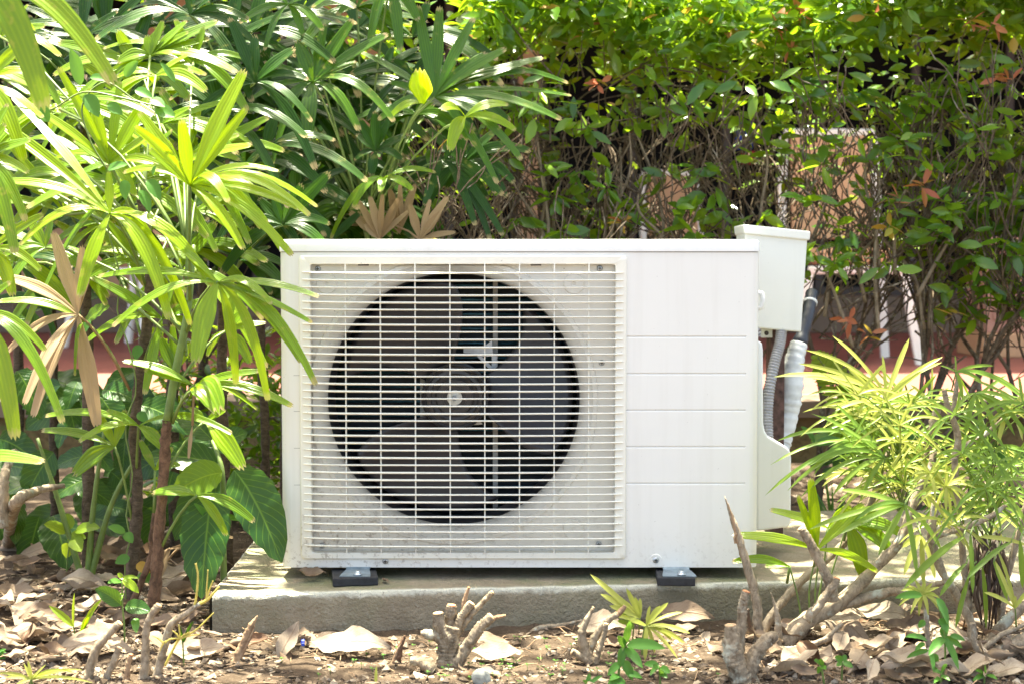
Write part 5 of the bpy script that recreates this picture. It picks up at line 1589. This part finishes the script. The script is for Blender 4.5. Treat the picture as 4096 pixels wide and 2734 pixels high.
for nm, lb, pts, d, m, c in (
  ("cut_stem", "leftmost thick cut stem leaning right in the left foreground", [(345,2780),(352,2720),(383,2599),(440,2530),(478,2492)], [46,46,42,38,36], 'bark', 'cut'),
  ("cut_stem", "short cut stem with a frayed top, second from left", [(405,2780),(425,2710),(451,2654),(475,2592)], [36,34,32,30], 'bark', 'cut'),
  ("cut_stem", "orange broken stem stub in the left foreground", [(505,2780),(508,2700),(512,2660),(523,2618)], [32,30,26,22], 'splinter', 'cutred'),
  ("cut_stem", "tall smooth cut stem curving beside the palm stem bases", [(570,2780),(580,2650),(584,2530),(600,2470),(634,2420)], [44,42,34,34,34], 'bark', 'cut')):
    g = G(pts[1][0], 2720); t = thing(nm, Vector((g.x, g.y, 0)), lb, "stem", "cut stems in the left foreground")
    branch(t, pts, g.y+.01, d, m, "stem", c)
g = G(620,2720); t = thing("cut_stem", Vector((g.x, g.y, 0)), "pale bluish branch rising right with yellow twigs at the slab's corner", "stem", "cut stems in the left foreground")
branch(t, [(600,2780),(625,2700),(664,2560),(690,2490),(745,2450),(800,2412)], g.y+.012, [46,42,38,36,28,20], 'bark', "stem")
branch(t, [(779,2420),(788,2360),(792,2300),(783,2250)], g.y+.012, [12,11,10,9], 'yellowtwig', "twig")
branch(t, [(795,2414),(830,2395),(877,2344)], g.y+.012, [17,15,9], 'yellowtwig', "twig")
branch(t, [(826,2395),(826,2360),(832,2276)], g.y+.012, [9,8,5], 'yellowtwig', "twig")
branch(t, [(828,2385),(840,2350),(852,2320)], g.y+.012, [8,7,5], 'yellowtwig', "twig")
branch(t, [(660,2660),(690,2600),(720,2550),(780,2520),(855,2448)], g.y, [12,12,12,9,5], 'yellowtwig', "twig")
for a in ((720,2550,715,2495),(720,2550,655,2565),(715,2555,760,2525),(720,2552,800,2535),(720,2552,690,2520),(655,2570,610,2540),(655,2570,640,2600),(660,2570,690,2550)):
    branch(t, [(a[0],a[1]),((a[0]+a[2])/2,(a[1]+a[3])/2-4),(a[2],a[3])], g.y-.002, [9,8,5], 'yellowtwig', "twig", sub=8, n=6)
spl = thing("wood_splinter", G(940,2640), "split piece of red-brown stem standing at the slab's front left", "stick")
branch(spl, [(945,2650),(975,2570),(1005,2500),(1030,2460)], G(945,2640).y, [44,36,26,6], 'splinter', "stem")
branch(spl, [(955,2640),(995,2560),(1020,2500)], G(945,2640).y-.004, [16,12,3], 'splinter', "splinter")
spl = thing("wood_splinter", G(1590,2650), "small rust-coloured broken stub left of the central stump", "stick")
branch(spl, [(1585,2660),(1600,2590),(1620,2540)], G(1590,2650).y, [40,26,10], 'redbark', "stem")
branch(spl, [(1570,2655),(1590,2600),(1605,2570)], G(1590,2650).y-.003, [16,12,4], 'splinter', "splinter")
spl = thing("wood_splinter", G(1700,2690), "pale rounded piece of root beside the central stump", "stick")
branch(spl, [(1640,2640),(1690,2650),(1735,2680)], G(1700,2690).y, [40,52,50], 'stumpbark', "root_piece")
tw = thing("fallen_twig", G(2220,2540), "grey fallen twig leaning on the slab's front face", "twig")
branch(tw, [(2096,2552),(2160,2510),(2240,2500),(2330,2478)], G(2200,2530).y+.02, [26,24,20,8], 'bark', "twig_body")
branch(tw, [(2150,2516),(2156,2502)], G(2200,2530).y+.018, [14,8], 'bark', "knob", sub=4)
st_ = MB()
bm = bmesh.new(); bmesh.ops.create_icosphere(bm, subdivisions=3, radius=1)
for v in bm.verts:
    v.co *= 1 + .22*noise.noise(v.co*1.3+Vector((3,1,2))) + .06*noise.noise(v.co*4)
    v.co.x *= .0125; v.co.y *= .012; v.co.z *= .0155
me = bpy.data.meshes.new("stone"); bm.to_mesh(me); bm.free(); me.materials.append(M['stone'])
c = G(1925, 2728)
props(put("stone", me, None, c+Vector((0,0,.006))), "rough grey stone on the soil before the central stump", "stone")
q = MB(); c = G(1215, 2570, .01)
for k in range(4): q.obox(Vector((R.uniform(-.003,.003), R.uniform(-.003,.003), R.uniform(-.002,.003))), (.0020,.0007,0), (-.0007,.0013,.0007), (0,.0004,.0020))
props(put("plastic_scrap", q.mesh("plastic_scrap", M['blue'], False), None, c), "tiny scrap of blue plastic between dry leaves", "litter")

# ---- small plants
sA = thing("aralia_sprout", G(2580,2640), "yellow-green narrow-leaved sprout before the slab beside the forked stump", "plant")
ysp = G(2580,2620).y
branch(sA, [(2575,2650),(2570,2580),(2579,2501)], ysp, [16,12,9], 'greenstem', "stem")
aralia_leaf(sA, (2560,2470), ysp, [(2361,2294,30,.02),(2402,2373,34,.04),(2505,2350,26),(2480,2390,24),(2540,2385,26),(2560,2390,22),(2437,2420,30)], 'araliapale')
aralia_leaf(sA, (2585,2500), ysp-.01, [(2673,2408,26,.06),(2730,2446,24,.08),(2600,2420,18),(2640,2420,30),(2520,2480,26),(2760,2530,28,.1),(2710,2630,22,.1),(2740,2570,26,.1),(2450,2460,28,.1),(2690,2560,26),(2620,2610,22,.15),(2580,2640,26,.1)], 'araliapale')
aralia_leaf(sA, (2535,2500), ysp+.01, [(2470,2480,26),(2500,2540,26),(2460,2430,28)], 'aralia')
yw = gy(2480, 2734)
small_plant("weed", "sturdy green weed with pointed leaves at the bottom before the yellow sprout", [(2470,2734),(2480,2640),(2496,2585),(2508,2540)], yw,
  [((2500,2580),(2520,2480),44),((2505,2580),(2662,2592),58),((2500,2590),(2570,2670),48),((2495,2585),(2480,2670),44),((2500,2590),(2470,2540),36),((2490,2640),(2530,2720),54),((2485,2650),(2430,2700),40),((2500,2690),(2570,2710),40),((2480,2700),(2440,2720),40),((2500,2720),(2430,2745),60)], 'weed', r=.002)
small_plant("weed", "low bushy weed with small round leaves right of the sturdy weed", [(2640,2734),(2640,2700),(2635,2660)], gy(2640,2734), [((2635,2660),(2575,2655),36),((2636,2662),(2600,2700),28),((2640,2670),(2680,2690),40),((2640,2690),(2670,2710),30),((2638,2680),(2610,2660),26),((2640,2700),(2650,2680),28)], 'weed')
small_plant("weed", "pointed weed tips poking up at the bottom edge left of the sturdy weed", [(2350,2760),(2352,2734)], gy(2350,2734), [((2350,2740),(2358,2690),26),((2352,2740),(2410,2700),22),((2352,2740),(2330,2720),18)], 'weed')
small_plant("grass_blade", "single yellow grass blade at the bottom edge left of centre", [(1503,2760),(1503,2730)], gy(1503,2734), [((1503,2745),(1506,2660),12,'araliapale')], 'araliapale', kind='lance')
small_plant("mint_seedling", "light green toothed seedling on the dry leaves at far left", [(262,2335),(270,2230),(285,2140)], .25,
  [((275,2118),(270,2050),50),((262,2130),(175,2095),56),((300,2125),(400,2110),54),((285,2130),(312,2170),56),((290,2150),(325,2205),62),((280,2170),(265,2230),54),((310,2150),(345,2150),30)], 'lime')
small_plant("sapling", "upright thin sapling with dark oval leaves before the palm stems", [(499,2625),(497,2500),(490,2420),(488,2322)], gy(499,2612),
  [((486,2420),(380,2352),66,'bigleaf'),((500,2425),(604,2446),64,'bigleaf'),((490,2316),(555,2370),38,'palm'),((485,2325),(430,2330),30,'weed'),((488,2310),(470,2290),20,'lime'),((490,2310),(555,2310),16,'lime'),((488,2370),(482,2400),20,'palm'),((540,2470),(545,2530),34,'weed')], 'bigleaf', r=.0018)
y0 = gy(305,2590)
small_plant("palm_seedling", "two-leaved pale palm seedling growing from dry leaves at left", [(306,2590),(300,2540),(294,2501)], y0, [((294,2501),(196,2420),28),((294,2501),(298,2369),21)], 'lime', kind='lance', arch=.04)
small_plant("palm_seedling", "darker palm seedling with a curved blade next to the pale one", [(318,2590),(322,2550)], y0, [((320,2555),(357,2463),18,'palm'),((320,2555),(345,2465),14,'palm'),((322,2550),(409,2393),24,'palm'),((318,2560),(258,2580),26),((320,2560),(358,2592),26)], 'lime', kind='lance', arch=.16)
y0 = gy(735,2670)
small_plant("palm_seedling", "single dark blade on a thin stem under the yellow twigs", [(736,2672),(733,2600),(728,2548)], y0, [((735,2565),(775,2480),20,'palmdark'),((733,2570),(722,2500),14,'palmdark')], 'palmdark', kind='lance', arch=.04)
cs = thing("aralia_sprout", G(90,2734), "pale narrow-leaved sprout in the bottom left corner", "plant")
yc = G(90,2734).y
branch(cs, [(120,2790),(122,2740),(125,2720)], yc, [14,12,10], 'greenstem', "stem")
aralia_leaf(cs, (125,2715), yc, [(-10,2690,20,.1),(20,2705,20,.1),(95,2650,16),(112,2640,20),(184,2655,16),(140,2690,14),(330,2676,20,.1),(300,2690,16),(370,2728,18,.1),(60,2740,20,.1),(200,2700,18)], 'araliapale', kind='lance')
fs = thing("feathery_seedling", G(10,2640), "small feathery green seedling at the left picture edge", "plant")
q = G(10,2640)
for k in range(12):
    a = P(-10+R.uniform(-10,10), 2620+R.uniform(-20,20), q.y); e = P(R.uniform(0,36), R.uniform(2590,2660), q.y)
    put("leaf", leaflet(a, e, 12*mpp(q.y), .1, 'lance', 5).mesh("leaf", M['weed']), fs, a)
# fern fronds behind at right
fn = thing("fern", Vector((P(3400,1800,.85).x, .85, 0)), "light green fern fronds behind the pale narrow-leaved shrub", "fern")
for (bx, by), (tx, ty) in (((3430,1780),(3270,1425)),((3440,1800),(3400,1500)),((3450,1850),(3500,1650)),((3400,1850),(3330,1700))):
    a, b = P(bx, by, .85), P(tx, ty, .8)
    pts = spline([a, a.lerp(b, .5)+Vector((0,0,.03)), b], 16)
    q = MB(); q.tube([p_-a for p_ in pts], [.0015]*17, 5)
    fr2 = put("frond", q.mesh("frond", M['greenstem']), fn, a)
    for k in range(3, 17):
        d = (pts[k]-pts[k-1]).normalized(); side = d.cross(Vector((0,-1,0.2))).normalized()
        L = .036*math.sin(math.pi*(k/17.5))+.006
        for s in (-1, 1):
            put("frond_leaflet", leaflet(pts[k], pts[k]+(side*s+d*.45)*L, .012, .05, 'strap', 4).mesh("frond_leaflet", M['lime']), fr2, pts[k])
# low leafy plants behind the slab at right
for px, lb in ((3330,"small leafy plant behind the slab, right of the valve cover"),(3640,"grassy green plant behind the slab under the pale shrub"),(3950,"green undergrowth plant behind the slab at far right")):
    Y = .80
    t = thing("leafy_plant", Vector((X_at(px,Y), Y, 0)), lb, "plant")
    for k in range(16):
        a = P(px+R.uniform(-90,90), R.uniform(1750,1900), Y+R.uniform(-.05,.1)); ang = R.uniform(0, 3.1); L = R.uniform(.035,.075)
        put("leaf", leaflet(a, a+Vector((L*math.cos(ang), R.uniform(-.03,.0), L*math.sin(ang)*.7)), L*.42, .12, 'broad', 7, R.uniform(-.4,.4)).mesh("leaf", M[R.choice(('weed','bigleaf','hedge'))]), t, a)
    for k in range(7):
        a = Vector((X_at(px+R.uniform(-20,20),Y), Y, 0)); put("blade", leaflet(a, a+Vector((R.uniform(-.06,.06), R.uniform(-.04,.02), R.uniform(.06,.13))), .006, .1, 'lance', 7).mesh("blade", M['weed']), t, a)
# clover carpet dots
q = MB()
for k in range(90):
    px, py = R.gauss(2050, 420), R.uniform(2560, 2730)
    c = G(px, py); c.z = gh(c.x, c.y)
    hgt = R.uniform(.004, .012)
    for j in range(3):
        a = j*2.09 + R.uniform(-.3,.3)
        d = Vector((math.cos(a), math.sin(a), .25)); s = Vector((-math.sin(a), math.cos(a), 0)); r_ = R.uniform(.003, .0048)
        b = c + Vector((0,0,hgt))
        i = [q.vert(b), q.vert(b+d*r_*.8+s*r_*.5), q.vert(b+d*r_*1.25+s*r_*.2), q.vert(b+d*r_*1.25-s*r_*.2), q.vert(b+d*r_*.8-s*r_*.5)]
        q.face(i)
    q.tube([c, c+Vector((0,0,hgt))], .0004, 3)
props(put("clover", q.mesh("clover", M['weed'])), "tiny clover dotted over the bare soil", None, None, "stuff")

# ================================================================ GROUND LITTER
def dry_template(L, w, curl, fold, wav, twist, seed):
    rg = random.Random(seed)
    q = MB(); nr, us = 10, (-1, -.5, 0, .5, 1)
    prev = None
    ph = rg.uniform(0, 6)
    for i in range(nr+1):
        t = i/nr
        ww = max(.03, math.sin(math.pi*t**.9)**1.05) if 0 < t < 1 else .03
        cz = curl*math.sin(math.pi*t) + .10*math.sin(t*7+ph)*wav
        tw = twist*(t-.5)
        col = []
        for j, u in enumerate(us):
            x = t-.5; yy = u*ww*w/2*math.cos(fold*abs(u)); z = abs(u)*ww*w/2*math.sin(fold*abs(u)) + cz + wav*.05*math.sin(t*16+u*2+ph)*abs(u)
            y2 = yy*math.cos(tw)-z*math.sin(tw)*.3; z2 = z + yy*math.sin(tw)
            e_ = 1 + (rg.uniform(-.12,.06) if abs(u) == 1 else 0)
            col.append(q.vert((x, y2*e_, z2)))
        if prev:
            for j in range(4): q.face((prev[j], prev[j+1], col[j+1], col[j]), (((us[j]+1)/2,(i-1)/nr),((us[j+1]+1)/2,(i-1)/nr),((us[j+1]+1)/2,t),((us[j]+1)/2,t)))
        prev = col
    return q
DT = []
for k in range(14):
    rg = random.Random(100+k)
    DT.append(dry_template(1, rg.uniform(.36,.56), rg.uniform(-.06,.12), rg.choice((-1,1,1))*rg.uniform(.08,.75)*(2 if k % 5 == 0 else 1), rg.uniform(.3,1.1), rg.uniform(-1.1,1.1), k))
for k in range(4): DT.append(dry_template(1, .40+.03*k, .04+.02*k, .22, .55, .35*(-1)**k, 50+k))
DM = [q.mesh("dry_leaf", M['dry']) for q in DT]
DMd = [q.mesh("dry_leaf_dark", M['drydark']) for q in DT[:5]]
LAB = ""
def dry_leaf(c, L, az, tilt=0, roll=0, k=None, label=None, dark=False, group="dry leaves fallen on the soil"):
    global LAB
    o = put("dry_leaf", (R.choice(DMd) if dark else DM[R.randrange(18) if k is None else k]), None, c)
    o.rotation_euler = (roll, tilt, az); o.scale = (L, L, L*1.0)
    return props(o, label or ("dark brown" if dark else "pale tan")+LAB, "dry leaf", group)
def big_leaf(px, py, Lpx, az, tilt, roll, k, label, dark=False, z=.012):
    c = G(px, py, z); dry_leaf(c, Lpx*mpp(c.y), az, tilt, roll, k, label, dark)
big_leaf(1155,2560,180,.9,-.9,.6,16,"large upright curled tan leaf by the slab's front left",z=.025)
big_leaf(1400,2575,340,-.05,.05,.6,14,"long pale leaf lying along the slab left of the central stump",z=.018)
big_leaf(1290,2555,130,.5,-.4,.6,9,"crumpled leaf between the upright curled leaf and the long pale one",z=.018)
big_leaf(1990,2610,210,-.08,0,.6,15,"mauve-brown leaf right of the central stump",z=.012)
big_leaf(1960,2565,160,.15,.05,.5,16,"white sunlit leaf fragment just behind the mauve leaf",z=.012)
big_leaf(2410,2500,210,.15,.05,.7,17,"broad tan leaf leaning on the slab behind the forked stump",z=.016)
big_leaf(2740,2450,240,-.2,.1,.9,14,"brown curled leaf against the slab right of the yellow sprout",z=.028)
big_leaf(380,2590,330,-.15,.0,.6,17,"very long beige leaf behind the foreground cut stems",z=.012)
big_leaf(790,2600,260,.05,.0,.6,15,"pale rounded leaf under the yellow twigs",z=.012)
big_leaf(105,2540,130,1.2,-.9,.5,2,"dark brown leaf standing on edge at far left",True,z=.022)
big_leaf(340,2330,210,-.2,.1,.6,16,"wavy pale leaf sunlit in the middle of the left litter",z=.02)
big_leaf(60,2370,180,.25,.1,.5,3,"curled tan leaf at the left edge under the seedling",z=.02)
big_leaf(3540,2450,230,-.25,.1,.8,14,"arched tan leaf against the slab at right",z=.028)
big_leaf(3640,2650,240,-.2,.15,.6,17,"large flat beige leaf with small holes at lower right",z=.014)
big_leaf(3480,2680,140,1.1,-.4,.5,4,"grey-brown folded leaf at lower right beside the tiny seedling",z=.02)
big_leaf(3580,2560,130,.6,-.4,.6,11,"rust-coloured cupped leaf in the right litter",z=.022)
o = props(put("dry_leaf", DM[3], None, P(1245, 2292, -.02)), "curled tan leaf on the slab under the unit's left end", "dry leaf", "dry leaves on the slab")
o.rotation_euler = (.5, .1, .2); o.scale = (.048, .048, .05)
for px, py, lb in ((1540,2322,"small brown leaf fragment on the slab right of the left foot"),(3560,2200,"dry leaf on the slab at right under the shrub")):
    c = G(px, py, ZS+.004); dry_leaf(c, .028, R.uniform(0,3), 0, .1, None, lb, group="dry leaves on the slab")
cnt = 0
def scatter(n, x0, x1, y0, y1, Lr, lab, mound=.02):
    global cnt, LAB
    LAB = lab
    k = 0
    while k < n:
        px, py = R.uniform(x0, x1), R.uniform(y0, y1)
        c = G(px, py)
        if -.50 < c.x < 1.5 and -.125+.1*(max(0,c.x)) < c.y < .68:
            k += .2; continue
        c.z = gh(c.x, c.y) + R.uniform(.002, mound)
        dry_leaf(c, R.uniform(*Lr), R.uniform(-3.1, 3.1) if R.random() < .4 else R.gauss(0, .7), R.uniform(-.35, .35), R.gauss(.25, .4), dark=R.random() < .1)
        k += 1; cnt += 1
scatter(115, -60, 830, 2270, 2660, (.03, .10), " dry leaf in the litter around the palm stems", mound=.03)
scatter(28, 0, 900, 2130, 2300, (.05, .10), " dry leaf in the shaded litter far back at left", mound=.03)
scatter(14, 820, 1560, 2500, 2640, (.025, .06), " dry leaf before the slab between its corner and the central stump")
scatter(10, 1560, 2700, 2500, 2720, (.018, .045), " dry leaf scrap on bare soil before the slab's middle", mound=.006)
scatter(84, 3120, 4120, 2440, 2734, (.03, .09), " dry leaf in the litter under the pruned branches at right", mound=.03)
scatter(16, 2700, 3200, 2480, 2640, (.03, .07), " dry leaf between the yellow sprout and the big root stump")
scatter(34, 3150, 4120, 1900, 2020, (.05, .10), " dry leaf lying behind the slab at right", mound=.03)
# fine litter and soil crumbs
def crumbs(name, n, area, smin, smax, mat, flat=1.0, label=""):
    V, F = [], []
    off = 0
    base = np.array([(1,0,0),(-1,0,0),(0,1,0),(0,-1,0),(0,0,1),(0,0,-1)], float)
    fc = [(0,2,4),(2,1,4),(1,3,4),(3,0,4),(2,0,5),(1,2,5),(3,1,5),(0,3,5)]
    for _ in range(n):
        ar_ = R.choice(area)
        c = G(R.uniform(ar_[0], ar_[1]), R.uniform(ar_[2], ar_[3]))
        if -.475 < c.x < 1.5 and c.y > -.112+.12*max(0, c.x): continue
        dens = noise.noise(Vector((c.x*14, c.y*14, 3)))
        if dens < -.25: continue
        s = smin + (smax-smin)*R.random()**3
        c.z = gh(c.x, c.y) + s*.25*flat
        v = base*np.array([[R.uniform(.6,1.3)] for _ in range(6)])*np.array([s, s*R.uniform(.6,1), s*R.uniform(.5,.9)*flat])
        a = R.uniform(0, 6.28); ca, sa = math.cos(a), math.sin(a)
        tl = R.uniform(-.6, .6)*(1 if flat > .5 else .7); ct, st2 = math.cos(tl), math.sin(tl)
        Rm = np.array([[ca,-sa,0],[sa,ca,0],[0,0,1]]) @ np.array([[ct,0,st2],[0,1,0],[-st2,0,ct]])
        V.append(v @ Rm.T + np.array(c))
        F += [tuple(i+off for i in f) for f in fc]
        off += 6
    me = bpy.data.meshes.new(name); me.from_pydata(np.concatenate(V).tolist(), [], F); me.materials.append(mat)
    return props(put(name, me), label, None, None, "stuff")
crumbs("soil_crumbs", 9000, [(700,3100,2460,2760),(0,700,2560,2760),(0,900,2330,2600),(3000,4096,2550,2760)], .0012, .0085, M['crumb'], 1.0, "loose crumbs and lumps of dry soil")
crumbs("leaf_litter", 11000, [(0,900,2250,2740),(700,3200,2480,2760),(3000,4150,2430,2760),(3150,4150,1900,2040)], .002, .012, M['dry'], .12, "broken bits of dry leaf over the soil")
q = MB()
for _ in range(260):
    c = G(R.uniform(-50, 4150), R.uniform(2440, 2740))
    if -.475 < c.x < 1.5 and c.y > -.112+.12*max(0, c.x): continue
    c.z = gh(c.x, c.y)+.003
    a = R.uniform(0, 6.28); L = R.uniform(.015, .06)
    d = Vector((math.cos(a)*L, math.sin(a)*L*.8, R.uniform(-.002,.008)))
    q.tube([c, c+d*.5+Vector((0,0,R.uniform(0,.006))), c+d], [.0007,.0008,.0005], 4, cap=False)
props(put("root_fibres", q.mesh("root_fibres", M['splinter'])), "fine dry roots and straw bits on the soil", None, None, "stuff")

# ================================================================ UNSEEN TREES OVERHEAD, added and their crowns shaped to dapple the bed
def shade_tree(foot, crown, label, n, seed):
    rg = random.Random(seed)
    t = thing("shade_tree", Vector(foot), label, "tree", "unseen trees added for dappled shade")
    f = Vector(foot)
    top = Vector((crown[0], crown[1], crown[4]-.2))
    stem_obj("trunk", [f-Vector((0,0,.1)), f.lerp(top,.3)+Vector((f.x*.08,0,.5)), f.lerp(top,.6)+Vector((f.x*.05,0,.5)), top], [.10,.085,.06,.02], M['bark'], t, 14, .06, 30)
    q = MB(); specs = []
    cl = []
    for k in range(46):
        a = rg.uniform(0, 6.28); r = math.sqrt(rg.random())
        cl.append(Vector((crown[0]+crown[2]*r*math.cos(a), crown[1]+crown[3]*r*math.sin(a), crown[4]+rg.uniform(-.35,.55))))
    for c in cl:
        q.tube([top-f, top.lerp(c,.5)+Vector((0,0,.15))-f, c-f], [.022,.013,.004], 6, cap=False)
    put("limbs", q.mesh("limbs", M['bark']), t, f)["kind"] = "stuff"
    h0 = .35
    for _ in range(n):
        c = rg.choice(cl) + Vector((rg.gauss(0,.20), rg.gauss(0,.20), rg.gauss(0,.12)))
        g = c - to_sun*((c.z-h0)/to_sun.z)
        keep = 1.0
        for ex, ey, rx, ry in GAPS:
            if ((g.x-ex)/rx)**2 + ((g.y-ey)/ry)**2 < 1: keep = .0 if ex == .62 else .05
        if rg.random() > keep: continue
        specs.append((c-f, Euler((rg.uniform(-.7,.7), rg.uniform(-.4,.8), rg.uniform(0,6.28)), 'XYZ'), rg.uniform(.07,.12), rg.randrange(4)))
    put("crown", joined_leaves("crown", specs, M['hedge']), t, f)["kind"] = "stuff"
GAPS = [(-.85,-.2,.45,.36), (.8,-.15,.44,.23), (.62,.95,1.3,.46), (.0,-.3,.22,.12)]  # crown openings placed so sun reaches palms, aralia, hedge top and soil
shade_tree((2.9, 2.3, 0), (.95, 1.2, 1.15, 1.2, 3.3), "unseen tree right of the hedge, added to dapple the bed with shade", 1900, 11)
shade_tree((-2.7, 2.1, 0), (-.6, 1.5, 1.2, 1.1, 3.4), "unseen tree left of the palms, added to shade the back palms", 4600, 12)
shade_tree((3.6, -.9, 0), (.55, .12, 1.45, .42, 3.0), "unseen tree off to the right, added to shade the soil before the slab", 650, 13)
